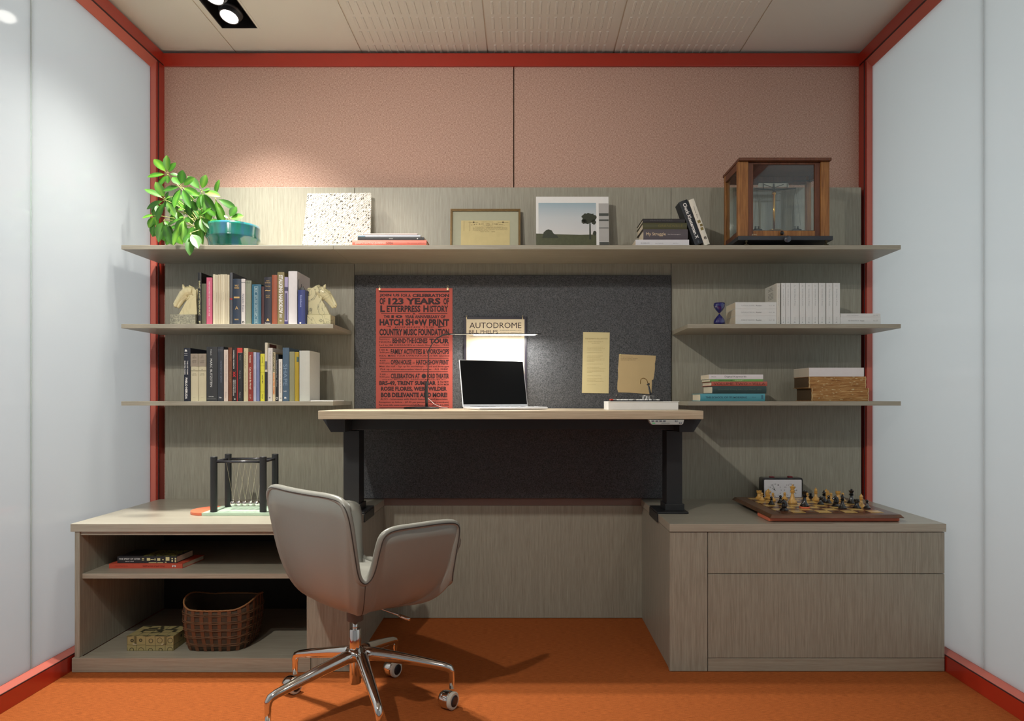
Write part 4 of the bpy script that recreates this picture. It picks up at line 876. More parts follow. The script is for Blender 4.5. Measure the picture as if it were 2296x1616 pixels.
gx.build('tree_print', mat('printed_trees', (44, 50, 34), .45, noise=.3, nscale=150), lb); gx = TX(); blob(LB(1334), LZ(523), .008, .010)
gx.build('bush_print', mat('printed_trees', (44, 50, 34)), lb)
gx = TX(); gx.rect(LB(1343.5), LB(1365.5), LZ(542), LZ(453.5), -.0024); gx.build('house_print', mat('printed_house', (176, 174, 172), .4), lb)
gx = TX()
for a, b in ((476.5, 483), (491, 494.5), (510, 511.5)): gx.rect(LB(1344), LB(1365.5), LZ(b), LZ(a), -.0027)
gx.rect(LB(1344), LB(1365.5), LZ(600), LZ(543), -.0027)
gx.build('house_shadow_print', mat('printed_dark', (70, 74, 70), .4), lb)['kind'] = 'stuff'

# ------------------------------------------------------------------ horse-head bookends
def marble(name, base, vein, sc_=9, w=.5):
    m = bpy.data.materials.new(name); nt, p = nodes(m); tc = nt.nodes.new('ShaderNodeTexCoord')
    n = nt.nodes.new('ShaderNodeTexNoise'); n.inputs['Scale'].default_value = sc_; n.inputs['Detail'].default_value = 6; n.inputs['Distortion'].default_value = 1.6
    nt.links.new(tc.outputs['Object'], n.inputs['Vector'])
    s = nt.nodes.new('ShaderNodeMath'); s.operation = 'SUBTRACT'; s.inputs[1].default_value = .5; nt.links.new(n.outputs['Fac'], s.inputs[0])
    a = nt.nodes.new('ShaderNodeMath'); a.operation = 'ABSOLUTE'; nt.links.new(s.outputs[0], a.inputs[0])
    r = ramp(nt, a.outputs[0], [(0, lin(vein)), (w*.12, lin(base))]); nt.links.new(r.outputs[0], p.inputs['Base Color'])
    p.inputs['Roughness'].default_value = .3; p.inputs['Coat Weight'].default_value = .3; return m
M1 = marble('cream_alabaster', (216, 204, 160), (206, 194, 150), 12); M2 = marble('veined_cream_marble', (214, 206, 164), (120, 118, 96), 11, .13)
MG = marble('grey_mottled_marble', (160, 156, 134), (112, 110, 96), 60, .9)
def inset(pts, k):
    n = len(pts); out = []
    for i in range(n):
        a, b, c = Vector(pts[i-1]), Vector(pts[i]), Vector(pts[(i+1) % n])
        t = ((b-a).normalized()+(c-b).normalized())
        if t.length < 1e-6: t = (c-b)
        t.normalize(); out.append((b.x-t.y*k, b.y+t.x*k))
    return out
def area2(p): return sum(p[i-1][0]*p[i][1]-p[i][0]*p[i-1][1] for i in range(len(p)))/2
def inflate(pts, th):
    if area2(pts) < 0: pts = pts[::-1]
    mb = MB(); n = len(pts)
    lay = [(inset(pts, th*.55), -th), (inset(pts, th*.22), -th*.85), (pts, -th*.38), (pts, th*.38), (inset(pts, th*.22), th*.85), (inset(pts, th*.55), th)]
    for p, y in lay: mb.v += [(a, y, b) for a, b in p]
    for k in range(5):
        for i in range(n): mb.f.append((k*n+i, k*n+(i+1) % n, (k+1)*n+(i+1) % n, (k+1)*n+i))
    mb.f.append(tuple(range(n))[::-1]); mb.f.append(tuple(5*n+i for i in range(n)))
    return mb
def rz_spline(pts, k=3):
    out = []; n = len(pts)
    for i in range(n):
        p0, p1, p2, p3 = [Vector(pts[(i+j-1) % n]) for j in range(4)]
        for t in [q/k for q in range(k)]:
            out.append(tuple(.5*((2*p1)+(-p0+p2)*t+(2*p0-5*p1+4*p2-p3)*t*t+(-p0+3*p1-3*p2+p3)*t**3)))
    return out
def horse(P, neck, tubes, cones, bpx0, bpx1, bpy, d, m, mbase, lab, eye, nostril):
    cxw = WX((bpx0+bpx1)/2, d)
    e = empty('horse_bookend', (cxw, -d, ZS2), 0, lab, 'bookend', 'horse-head bookends')
    bz = WZ(bpy, d)-ZS2
    b0, b1 = WX(bpx0, d)-cxw, WX(bpx1, d)-cxw
    B(b0, b1, -.028, .04, 0, bz).build('base', mbase, e, bevel=.0015)
    def L(q, y=0): q = P(*q); return (WX(q[0], d)-cxw, y, WZ(q[1], d)-ZS2)
    k = P(1, 0)[0]-P(0, 0)[0]; sR = k/sc(d)
    mb = MB().prism([(L(q)[0], L(q)[2]) for q in neck], -.013, .013)
    for pts, rr in tubes: mb.tube([L(q[:2], q[2] if len(q) > 2 else 0) for q in pts], [x*sR for x in rr], 14, flat=1.0)
    h_ = mb.build('head', m, e, smooth=True)
    rm = h_.modifiers.new('remesh', 'REMESH'); rm.mode = 'VOXEL'; rm.voxel_size = .0011; rm.use_smooth_shade = True
    sm2 = h_.modifiers.new('smooth', 'SMOOTH'); sm2.factor = .6; sm2.iterations = 3
    mn = MB()
    for pts, rr in cones: mn.tube([L(q[:2], q[2] if len(q) > 2 else -.004) for q in pts], [x*sR for x in rr], 8)
    mn.build('mane', m, e, smooth=True)
    x, _, z = L(eye)
    MB().lathe([(.0003, -.0150), (.0015, -.0148), (.0026, -.0125), (.003, -.006)], (x, 0, z), 12, 'Y').build('eye', m, e, smooth=True)
    x, _, z = L(nostril)
    MB().lathe([(.0003, -.0088), (.0012, -.0086), (.0014, -.004)], (x, 0, z), 10, 'Y').build('nostril', mat('nostril_dark', (120, 108, 76), .6), e)
    return e
def C1(a, b): return (260+a/7.653, 590+b/7.653)
def C2(a, b): return (540+a/8.2, 590+b/8.2)
horse(C1, [(1103, 886), (1240, 640), (1290, 520), (1290, 430), (1345, 430), (1398, 470), (1402, 640), (1415, 886)],
      [([(1330, 490), (1270, 485), (1215, 500), (1160, 560), (1110, 615), (1060, 678), (1035, 715), (1022, 745), (1016, 758)], [80, 88, 92, 82, 56, 42, 42, 36, 10]),
       ([(1220, 560), (1150, 630), (1095, 720), (1078, 750), (1068, 775)], [70, 42, 30, 26, 12]),
       ([(1140, 490), (1060, 610), (1010, 705), (1004, 730)], [40, 28, 28, 18]),
       ([(1200, 470, -.009), (1185, 420, -.010), (1166, 368, -.010)], [34, 28, 6]), ([(1220, 470, .009), (1215, 420, .010), (1195, 385, .010)], [30, 24, 6]),
       ([(1300, 480), (1280, 420), (1265, 382)], [60, 40, 10]), ([(1370, 520), (1400, 470), (1395, 440)], [50, 30, 10])],
      [([(1262, 385), (1330, 430), (1385, 500), (1398, 620)], [10, 22, 24, 14]), ([(1225, 470, -.010), (1290, 490, -.013), (1350, 560, -.013)], [14, 16, 8]), ([(1290, 560, -.013), (1260, 620, -.013), (1230, 640, -.011)], [8, 12, 8])],
      388.5, 445, 706.5, .245, M1, MG, 'cream alabaster horse-head bookend facing left at the left end of the books', (1128, 508), (1010, 722))
horse(C2, [(1230, 952), (1225, 610), (1290, 600), (1270, 545), (1300, 470), (1420, 430), (1500, 500), (1505, 690), (1560, 780), (1650, 952)],
      [([(1400, 520), (1480, 520), (1540, 560), (1600, 620), (1650, 690), (1700, 755), (1725, 785), (1740, 806), (1748, 818)], [90, 98, 98, 80, 56, 38, 36, 28, 8]),
       ([(1540, 600), (1610, 690), (1665, 770), (1688, 812), (1698, 832)], [70, 44, 30, 22, 8]),
       ([(1600, 520), (1680, 640), (1740, 750), (1752, 785)], [36, 28, 28, 20]),
       ([(1530, 480, -.009), (1555, 430, -.010), (1570, 392, -.010)], [36, 28, 6]), ([(1500, 480, .009), (1525, 430, .010), (1540, 402, .010)], [32, 22, 6]),
       ([(1400, 500), (1430, 440), (1448, 402)], [70, 44, 12]), ([(1300, 520), (1270, 480), (1232, 470)], [50, 36, 20]), ([(1320, 620), (1270, 580), (1300, 520)], [60, 40, 40])],
      [([(1445, 405), (1380, 440), (1320, 500), (1300, 600), (1340, 720)], [10, 24, 26, 20, 8]), ([(1500, 470, -.012), (1440, 540, -.014), (1460, 640, -.014)], [12, 16, 8]), ([(1225, 480), (1290, 540), (1310, 620)], [14, 20, 10])],
      693, 745.5, 707, .225, M2, M2, 'veined marble horse-head bookend facing right at the right end of the books', (1608, 535), (1748, 780))

# ------------------------------------------------------------------ plant and bowl
def teal():
    m = bpy.data.materials.new('teal_glaze'); nt, p = nodes(m); tc = nt.nodes.new('ShaderNodeTexCoord'); mp = nt.nodes.new('ShaderNodeMapping'); mp.inputs['Scale'].default_value = (30, 30, 5)
    nt.links.new(tc.outputs['Object'], mp.inputs[0]); n = nt.nodes.new('ShaderNodeTexNoise'); n.inputs['Scale'].default_value = 1; n.inputs['Detail'].default_value = 4; nt.links.new(mp.outputs[0], n.inputs['Vector'])
    r = ramp(nt, n.outputs['Fac'], [(.3, lin((14, 66, 52))), (.5, lin((24, 100, 84))), (.7, lin((44, 92, 116)))]); nt.links.new(r.outputs[0], p.inputs['Base Color'])
    p.inputs['Roughness'].default_value = .12; p.inputs['Coat Weight'].default_value = .8; return m
bd_ = .19
bwl = MB(); R = (WX(580.5, bd_)-WX(466, bd_))/2; ht = WZ(497, .27)-ZS1
bwl.lathe([(R*.88, 0), (R*.90, ht*.10), (R*.93, ht*.35), (R*1.0, ht*.44), (R*1.0, ht*.50), (R*.985, ht*.56), (R*1.0, ht*.9), (R*.985, ht), (R*.94, ht), (R*.93, ht*.8), (R*.8, ht*.1), (.002, ht*.08)], n=56)
bo = bwl.build('bowl', teal(), smooth=True, loc=(WX(523, bd_), -bd_, ZS1+.0002)); tag(bo, 'wide teal-glazed ceramic bowl on the top shelf beside the plant', 'bowl')
pl = empty('leafy_plant', (WX(430, .2), -.2, ZS1), 0, 'bushy umbrella plant with glossy green leaves spilling over the top shelf', 'plant')
po = pl.location
def leafmat():
    m = bpy.data.materials.new('green_leaf'); nt, p = nodes(m); tc = nt.nodes.new('ShaderNodeTexCoord')
    oi = nt.nodes.new('ShaderNodeObjectInfo'); sp = nt.nodes.new('ShaderNodeSeparateXYZ'); nt.links.new(tc.outputs['Object'], sp.inputs[0])
    ab = nt.nodes.new('ShaderNodeMath'); ab.operation = 'ABSOLUTE'; nt.links.new(sp.outputs['X'], ab.inputs[0])
    mr = nt.nodes.new('ShaderNodeMath'); mr.operation = 'MULTIPLY_ADD'; mr.inputs[1].default_value = -1.2; mr.inputs[2].default_value = .55; nt.links.new(ab.outputs[0], mr.inputs[0])
    ad = nt.nodes.new('ShaderNodeMath'); ad.operation = 'MULTIPLY_ADD'; ad.inputs[1].default_value = .5; nt.links.new(oi.outputs['Random'], ad.inputs[0]); nt.links.new(mr.outputs[0], ad.inputs[2])
    r = ramp(nt, ad.outputs[0], [(.3, lin((38, 84, 22))), (.75, lin((70, 128, 32))), (1, lin((112, 164, 50)))])
    nt.links.new(r.outputs[0], p.inputs['Base Color']); p.inputs['Roughness'].default_value = .42
    t = nt.nodes.new('ShaderNodeBsdfTranslucent'); nt.links.new(r.outputs[0], t.inputs[0])
    mx = nt.nodes.new('ShaderNodeMixShader'); mx.inputs[0].default_value = .28; nt.links.new(p.outputs[0], mx.inputs[1]); nt.links.new(t.outputs[0], mx.inputs[2])
    nt.links.new(mx.outputs[0], nt.nodes['Material Output'].inputs[0]); return m
LM = leafmat()
lv = MB(); prof_ = [(0, .0), (.06, .05), (.2, .30), (.4, .47), (.58, .50), (.75, .42), (.9, .22), (1, 0.0)]
rows = []
for t, w in prof_:
    row = []
    for s_ in (-1, -.5, 0, .5, 1):
        x = w*s_*.66; z = .05*abs(s_)*w*2-.10*t*t
        lv.v.append((x, t, z)); row.append(len(lv.v)-1)
    rows.append(row)
for a, b in zip(rows, rows[1:]):
    for i in range(4): lv.f.append((a[i], a[i+1], b[i+1], b[i]))
lme = lv.mesh('leaf'); lme.materials.append(LM)
for p in lme.polygons: p.use_smooth = True
STM = mat('plant_stem', (150, 156, 84), .6)
CL = [((376, 390, .22), [(342.6, 354), (376.7, 352.4), (393, 366), (395.5, 389), (339, 398), (361.5, 418), (377.6, 410)]),
 ((407, 418, .31), [(385, 395), (414, 387.5), (438, 402), (368.6, 426), (446, 438), (380, 456), (403.6, 468), (438, 468)]),
 ((371, 447.6, .29), [(331, 425), (358, 414), (378.5, 432), (331, 466), (354, 493), (392, 482)]),
 ((452, 428, .25), [(429, 400), (463, 395.5), (495, 441), (434, 445), (452, 468), (465.6, 473.6), (482.6, 472), (470, 424)]),
 ((482.6, 443, .2), [(493, 407), (521, 462), (500.6, 494), (491.6, 488), (493, 506)]),
 ((513, 490, .27), [(528, 464), (543.7, 484), (547, 509.5), (533, 517.6), (511, 518.5), (503, 482)]),
 ((348, 482, .24), [(323, 488), (338, 525), (332, 508), (352, 505)]),
 ((414, 486, .3), [(393, 513), (400, 549), (418, 538), (385.7, 509.5), (403.6, 488), (429.7, 499)]),
 ((448, 484, .26), [(473.6, 513), (484, 515), (450, 543.6), (466, 520), (434, 495), (473.6, 468), (440, 512)]),
 ((427, 522, .335), [(436, 572), (452, 556), (450, 543), (420, 545)]),
 ((368, 492, .27), [(364, 542), (391, 547), (375, 527.5), (355, 527), (380, 506)]),
 ((395, 468, .2), [(372, 480), (385, 500), (410, 500), (420, 470), (392, 440)]),
 ((392, 518, .24), [(376.7, 548), (389, 548), (412.6, 547), (402, 535)]),
 ((430, 462, .18), [(412, 480), (430, 500), (452, 490), (425, 440)]),
 ((468, 492, .2), [(455, 520), (476, 525), (490, 500), (462, 470)]),
 ((356, 508, .2), [(345, 530), (362, 535), (374, 540)]),
 ((422, 446, .24), [(405, 470), (424, 482), (440, 470), (400, 440)]),
 ((386, 440, .22), [(370, 462), (388, 470), (404, 460), (360, 445)]),
 ((350, 455, .22), [(332, 474), (345, 486), (362, 480)]),
 ((462, 462, .22), [(448, 486), (466, 492), (484, 484)]),
 ((408, 506, .22), [(395, 530), (410, 536), (426, 528), (384, 512)]),
 ((438, 505, .22), [(425, 530), (442, 536), (458, 528), (460, 508)])]
rl = random.Random(11)
root_p = W(470, 530, .19)
sm = MB()
for (cxp, cyp, cdp), tips in CL:
    c = W(cxp, cyp, cdp)
    mid = (c+root_p)/2+Vector((0, 0, .03))
    sm.tube([tuple(root_p-po), tuple(mid-po+Vector((rl.uniform(-.01, .01), .02, 0))), tuple(c-po)], [.0022, .0018, .0012], 6)
    for (tx_, ty_) in tips:
        dv = Vector(((tx_-cxp)/sc(cdp), 0, -(ty_-cyp)/sc(cdp)))
        dy = rl.uniform(-.35, .5)*dv.length if cdp < .3 else rl.uniform(-.6, .15)*dv.length
        T = dv+Vector((0, -abs(dy) if rl.random() < .6 else dy, 0))
        off = T*.14
        L = T.length*.93
        sm.tube([tuple(c-po), tuple(c+off-po)], .0007, 4)
        Yv = T.normalized()
        N_ = Vector((rl.uniform(-.45, .45), -1, .55+rl.uniform(-.2, .5)))
        N_ = (N_-Yv*N_.dot(Yv)).normalized(); Xv = Yv.cross(N_)
        wsc = min(L, .050)*rl.uniform(.92, 1.12)
        M = Matrix((Xv*wsc, Yv*L, N_*L*.9)).transposed().to_4x4(); M.translation = c+off-po
        lo = bpy.data.objects.new('leaf', lme); COL.objects.link(lo); lo.parent = pl; lo.matrix_local = M
sm.build('stem', STM, pl, smooth=True)

# ------------------------------------------------------------------ balance in its case
d = .30
WOODB = grain('honey_oak', (168, 116, 62), (120, 74, 34), (160, 160, 9), rough=.45)
WOODD = grain('brown_mahogany', (112, 66, 42), (82, 46, 28), (140, 140, 8), rough=.4)
bx0, bx1 = WX(1655, .285), WX(1860, .285); by0, by1 = -.285, -.085
zb0 = ZS1+.014; zc1 = WZ(362, .285)
bc = empty('balance_case', ((bx0+bx1)/2, (by0+by1)/2, ZS1), 0, 'antique wooden glass-sided case holding a brass balance, on the top shelf', 'display case'); l = bc.location
def bb(name, x0, x1, y0, y1, z0, z1, m, p=None, bev=.001): return B(x0-l.x, x1-l.x, y0-l.y, y1-l.y, z0-l.z, z1-l.z).build(name, m, p or bc, bevel=bev)
zbase0, zbase1 = WZ(538, .30), WZ(528.5, .30)
bb('base_board', bx0-.004, WX(1868, .30), -.30, -.075, zbase0, zbase1, mat('ebonised_base', (36, 40, 48), .35))
bb('lid', WX(1657, .30), WX(1865, .30), -.30, -.07, zc1, WZ(353, .30), WOODD)
zt = zc1; z0 = zbase1
for a, b in ((bx0, bx0+.042), (bx1-.036, bx1)):
    bb('corner_post', a, b, by0, by0+.022, z0, zt, WOODB)
for a, b in ((bx0, bx0+.02), (bx1-.02, bx1)): bb('corner_post', a, b, by1-.02, by1, z0, zt, WOODB)
for a, b in ((bx0+.001, bx0+.012), (bx1-.012, bx1-.001)):
    bb('side_rail', a, b, by0+.022, by1-.02, z0, z0+.022, WOODD); bb('side_rail', a, b, by0+.022, by1-.02, zt-.03, zt, WOODD)
bb('back_rail', bx0+.02, bx1-.02, by1-.012, by1, z0, z0+.02, WOODD); bb('back_rail', bx0+.02, bx1-.02, by1-.012, by1, zt-.035, zt, WOODD)
# sliding front door
fx0, fx1 = bx0+.042, bx1-.036-.012; fy0, fy1 = by0+.006, by0+.018
gx0, gx1, gz0, gz1 = WX(1688, .275), WX(1826, .275), WZ(517.5, .275), WZ(369, .275)
door = bb('door_frame', fx0, gx0, fy0, fy1, z0, zt-.002, WOODD)
dl = door
for (a, b, c, e2, nm_) in ((gx1, fx1+.012, z0, zt-.002, 'door_stile'), (gx0, gx1, z0, gz0, 'door_rail'), (gx0, gx1, gz1, zt-.002, 'door_rail')):
    bb(nm_, a, b, fy0, fy1, c, e2, WOODD if nm_ == 'door_stile' or c > 1.8 else WOODB)
GLS = bpy.data.materials.new('clear_glass'); nt, p = nodes(GLS)
tb = nt.nodes.new('ShaderNodeBsdfTransparent'); tb.inputs[0].default_value = (.97, .985, .975, 1); gb = nt.nodes.new('ShaderNodeBsdfGlossy'); gb.inputs['Roughness'].default_value = .03
mx = nt.nodes.new('ShaderNodeMixShader'); fz = nt.nodes.new('ShaderNodeFresnel'); fz.inputs[0].default_value = 1.45
mx.inputs[0].default_value = .07; nt.links.new(tb.outputs[0], mx.inputs[1]); nt.links.new(gb.outputs[0], mx.inputs[2]); nt.links.new(mx.outputs[0], nt.nodes['Material Output'].inputs[0])
bb('glass_pane', gx0, gx1, fy0+.005, fy0+.007, gz0, gz1, GLS, bev=0)
bb('glass_pane', bx0+.005, bx0+.007, by0+.022, by1-.02, z0+.022, zt-.03, GLS, bev=0)
bb('glass_pane', bx1-.007, bx1-.005, by0+.022, by1-.02, z0+.022, zt-.03, GLS, bev=0)
bb('glass_pane', bx0+.02, bx1-.02, by1-.007, by1-.005, z0+.02, zt-.035, GLS, bev=0)
q = W(1754.5, 521.5, .295); MB().lathe([(.003, 0), (.003, -.006), (.0075, -.008), (.0082, -.012), (.006, -.016), (.001, -.017)], (q.x-l.x, fy0-l.y, q.z-l.z), 20, 'Y').build('door_knob', BLACKG, bc, smooth=True)
q = W(1764.5, 536.5, .31); MB().lathe([(.003, .012), (.003, -.004), (.0125, -.006), (.0142, -.010), (.0135, -.015), (.001, -.017)], (q.x-l.x, -.305-l.y, q.z-l.z), 28, 'Y').build('beam_knob', mat('knob_bluegrey', (58, 66, 76), .3, coat=.4), bc, smooth=True)
for px, dd in ((1673, .29), (1852, .29), (1700, .10), (1835, .10)):
    q = W(px, 545, dd) if dd > .2 else Vector((WX(px, .29), -.10, 0)); zf = zbase0-ZS1
    MB().lathe([(.010, 0), (.0105, .002), (.009, .004), (.003, .005), (.003, zf*.6), (.006, zf*.65), (.006, zf+.002)], (q.x-l.x, (-.292 if dd > .2 else -.1)-l.y, 0), 18).build('levelling_foot', mat('dark_bronze', (64, 60, 42), .35, metal=.7), bc, smooth=True)
# the balance itself
DY = -.18; dd = .18
def Q(px, py, y=0): w = W(px, py, dd); return (w.x-l.x, DY-l.y+y, w.z-l.z)
c = Q(1735.5, 520)
zc = WZ(519, .18)-l.z
B(bx0+.03-l.x, bx1-.03-l.x, -.205-l.y, -.11-l.y, z0+.0002-l.z, zc-.0002).build('inner_plinth', BLACK, bc)
MB().lathe([(.012, zc), (.012, zc+.006), (.0052, zc+.008), (.0052, Q(0, 437)[2]), (.0082, Q(0, 436)[2]), (.0082, Q(0, 430)[2]), (.004, Q(0, 429)[2])], (c[0], c[1], 0), 20).build('column', BRASS, bc, smooth=True)
DB2 = mat('blackened_brass', (44, 48, 44), .35, metal=.6)
mb = MB().tube([Q(1690, 423), Q(1712, 424.5), Q(1735, 425), Q(1758, 424.5), Q(1784, 422)], [.0022, .0035, .004, .0035, .0022], 8)
mb.tube([Q(1735, 412), Q(1735, 430)], [.003, .006], 8); mb.tube([Q(1713, 413), Q(1735, 421), Q(1757, 413)], .0012, 6); mb.tube([Q(1712, 425), Q(1712, 411)], .0014, 6); mb.tube([Q(1765, 425), Q(1765, 411)], .0014, 6)
mb.build('beam', DB2, bc, smooth=True)
bp = MB().prism([(Q(1700, 0)[0], Q(0, 418)[2]), (Q(1702, 0)[0], Q(0, 409.5)[2]), (Q(1768, 0)[0], Q(0, 409.5)[2]), (Q(1770, 0)[0], Q(0, 418)[2])], Q(0, 0)[1]+.004, Q(0, 0)[1]+.005).build('graduated_plate', mat('plate_silver', (176, 176, 166), .35, metal=.3), bc)
mb = MB().tube([Q(1698, 408.5), Q(1776, 409.5)], .0013, 6); mb.tube([Q(1752, 407.5), Q(1782, 406), Q(1800, 405.6)], [.0008, .0012, .002], 6); mb.tube([Q(1782, 406), Q(1828, 405)], .0018, 6); mb.build('rider_rod', DB2, bc)
for (pxc, pxl, pxr) in ((1697, 1690, 1704), (1783, 1775, 1795)):
    MB().tube([Q(pxc, 420), Q(pxl, 505)], .0004, 4).tube([Q(pxc, 420), Q((pxc+pxr)/2, 455), Q(pxr, 505)], .0005, 4).build('pan_wire', DB2, bc)
    a_ = Q((pxl+pxr)/2, 515.5)
    MB().lathe([(.014, .001), (.022, .0), (.0225, .002), (.003, .004)], (a_[0], a_[1], zc+.004), 24).build('pan', DB2, bc, smooth=True)
    for s_ in (-.006, .007):
        MB().lathe([(.0045, .003), (.0045, .011), (.0025, .013), (.0045, .016), (.0045, .018), (.001, .019)], (a_[0]+s_, a_[1], zc+.004), 14).build('weight', DB2, bc, smooth=True)
bx_ = MB().lathe([(.035, 0), (.036, .002), (.001, .003)], (c[0], c[1], zc+.0002), 30).build('column_foot', BRASS, bc, smooth=True)
TX().put('394', gx0-l.x-.006, gx0-l.x+.014, z0+.006-l.z, z0+.013-l.z, fy0-l.y-.0004, 0).build('lettering', mat('chalk', (190, 180, 150), .9), bc)

# ------------------------------------------------------------------ Newton's cradle on its tray
MINT = mat('mint_resin', (190, 216, 192), .3); CORAL = mat('coral_resin', (226, 118, 84), .4)
tz = ZK; y0, y1 = -.44, -.265
xcp = WX(452, .44); xl = WX(409, .44); rr = (y1-y0)/2
ty = empty('round_end_tray', ((xl+.34), (y0+y1)/2, ZK), 0, 'rounded mint and coral slab under the ball cradle', 'tray'); l = ty.location
TH = .0115
def slab(pts, name, m):
    mb = MB(); n = len(pts); mb.v += [(x-l.x, y-l.y, .0003) for x, y in pts]+[(x-l.x, y-l.y, TH) for x, y in pts]
    mb.f += [tuple(range(n))[::-1], tuple(range(n, 2*n))]+[(i, (i+1) % n, n+(i+1) % n, n+i) for i in range(n)]
    return mb.build(name, m, ty, bevel=.0008)
yc = (y0+y1)/2
xe1 = xl+.60
slab([(xcp-.0002, y0)]+[(xcp-.0002, y1)]+[(xl+.07+.07*math.cos(a), yc+rr*math.sin(a)) for a in [PI/2+PI*k/16 for k in range(17)]], 'coral_end', CORAL)
slab([(xcp, y0), (xe1-.10, y0), (xe1-.10, y1), (xcp, y1)], 'mint_section', MINT)
slab([(xe1-.0998, y1), (xe1-.0998, y0)]+[(xe1-.09+.09*math.cos(a), yc+rr*math.sin(a)) for a in [-PI/2+PI*k/16 for k in range(17)]], 'coral_end', CORAL)
nc = empty('ball_cradle', (WX(548, .37), -.345, ZK+TH), 0, 'black five-ball swinging cradle on the mint slab', 'desk toy'); l = nc.location
zt0 = ZK+TH
PM = mat('cradle_black', (38, 40, 42), .5)
fd, bd2 = .415, .285
fl, frx = WX(479.5, fd), WX(590, fd); ztf = WZ(1023.5, fd)
for (x, dd_) in ((fl, fd), (frx, fd), (fl, bd2), (frx, bd2)):
    MB().lathe([(.0132, 0), (.0132, ztf-zt0-.001), (.0122, ztf-zt0), (.001, ztf-zt0)], (x-l.x, -dd_-l.y, .0002), 28).build('post', PM, nc, smooth=True)
    nc.children[-1] if False else None
for ch in nc.children: smooth_angle(ch, 40)
zr = ztf-.020-l.z
for dd_ in (fd, bd2): MB().tube([(fl+.012-l.x, -dd_-l.y, zr), (frx-.012-l.x, -dd_-l.y, zr)], .0052, 14).build('rail', mat('cradle_rail', (70, 70, 74), .25, metal=.5), nc, smooth=True)
for x in (fl, frx): MB().tube([(x-l.x, -fd+.012-l.y, zr-.0), (x-l.x, -bd2-.012-l.y, zr)], .0052, 14).build('side_rail', MATS['cradle_rail'], nc, smooth=True)
ym = -(fd+bd2)/2
bz = WZ(1128, .35)-l.z; rb = .0118
xs0 = WX(523, .35); xs1 = WX(577, .35)
for k in range(5):
    x = xs0+(xs1-xs0)*k/4-l.x
    rbk = (xs1-xs0)/8
    b_ = MB().lathe([(rbk*math.sin(PI*i/14)+1e-5, -rbk*math.cos(PI*i/14)) for i in range(15)], (x, ym-l.y, bz), 24).build('ball', CHROME, nc, smooth=True)
    MB().lathe([(.0016, rbk-.001), (.0016, rbk+.003), (.0008, rbk+.004)], (x, ym-l.y, bz), 10).build('eyelet', CHROME, b_, smooth=True)
    wr = MB(); top = bz+rbk+.003
    wr.tube([(x, ym-l.y, top), (x, -fd-l.y, zr)], .0006, 5); wr.tube([(x, ym-l.y, top), (x, -bd2-l.y, zr)], .0006, 5)
    wr.build('wire', mat('wire_grey', (170, 164, 140), .4), nc)

# ------------------------------------------------------------------ contents of the open credenza
zsH = .355
def qbook(px0, px1, d0, py0, py1, z, backx, backd, rgb, lab, top=None):
    x0, x1 = WX(px0, d0), WX(px1, d0); h = (py1-py0)/sc(d0); e = empty('book', ((x0+x1)/2, -(d0+backd)/2, z), 0, lab, 'book', 'books on the inner shelf of the open credenza'); l = e.location
    sk = backx-x1
    def hx8(a, b, c, d_, z0, z1):
        dy = (d0-backd)
        f = lambda x, t, zz: (x+sk*t-l.x, -d0+dy*t-l.y, zz)
        return MB().hexa([f(a, c, z0), f(b, c, z0), f(b, d_, z0), f(a, d_, z0), f(a, c, z1), f(b, c, z1), f(b, d_, z1), f(a, d_, z1)])
    hx8(x0, x1, 0, 1, 0.0002, .0016).build('back_cover', bmat(rgb), e); hx8(x0, x1, 0, 1, h-.0014, h).build('front_cover', bmat(rgb), e)
    hx8(x0, x1, 0, .015, .0016, h-.0014).build('spine', bmat(rgb), e); hx8(x0+.003, x1-.003, .015, .985, .0016, h-.0014).build('pages', PAPER, e)
    return e, h, l
e, h1, l = qbook(244.5, 409, .515, 1264, 1274.5, zsH, -1.278, .37, (190, 78, 56), 'orange-red large book lying below on the inner shelf')
tx = TX(); fz0 = -.515-l.y-.0004
tx.put('Robert Mapplethorpe', WX(258, .515)-l.x, WX(287, .515)-l.x, h1*.4, h1*.6, fz0); tx.put('Self-Portrait of and Other', WX(320, .515)-l.x, WX(370, .515)-l.x, h1*.3, h1*.72, fz0, .01)
tx.build('lettering', mat('ink_deepred', (130, 30, 26), .6), e); TX().put('M', WX(386, .515)-l.x, WX(394, .515)-l.x, h1*.3, h1*.68, fz0, .05).build('emblem', WHITE, e)
e, h2, l = qbook(263, 396, .505, 1249.5, 1264, zsH+h1+.0003, WX(434, .385), .385, (38, 38, 42), 'black book with cream block pattern lying on the orange-red one')
tx = TX(); fz0 = -.505-l.y-.0004; u = lambda q: WX(230+q/9.184, .505)-l.x
tx.put('THE SPIRIT OF CITIES', u(340), u(772), h2*.52, h2*.74, fz0, .02); tx.put('daniel a. bell', u(470), u(640), h2*.2, h2*.32, fz0)
tx.build('lettering', WHITE, e)
tx = TX(); CRM = mat('block_cream', (216, 206, 150), .6)
for (a, b, c0_, c1_) in ((810, 855, .62, .75), (810, 855, .40, .52), (912, 982, .36, .78), (990, 1060, .5, .6), (1070, 1092, .4, .7), (1125, 1188, .35, .76), (1232, 1258, .42, .62), (1300, 1378, .36, .92), (1420, 1450, .62, .78), (1420, 1450, .2, .5), (1487, 1516, .55, .8), (1487, 1516, .12, .45), (950, 1110, .02, .10), (1130, 1250, .02, .10), (1285, 1320, .05, .2)): tx.rect(u(a), u(b), h2*c0_, h2*c1_, fz0)
rp2 = random.Random(9)
tpm = TX()
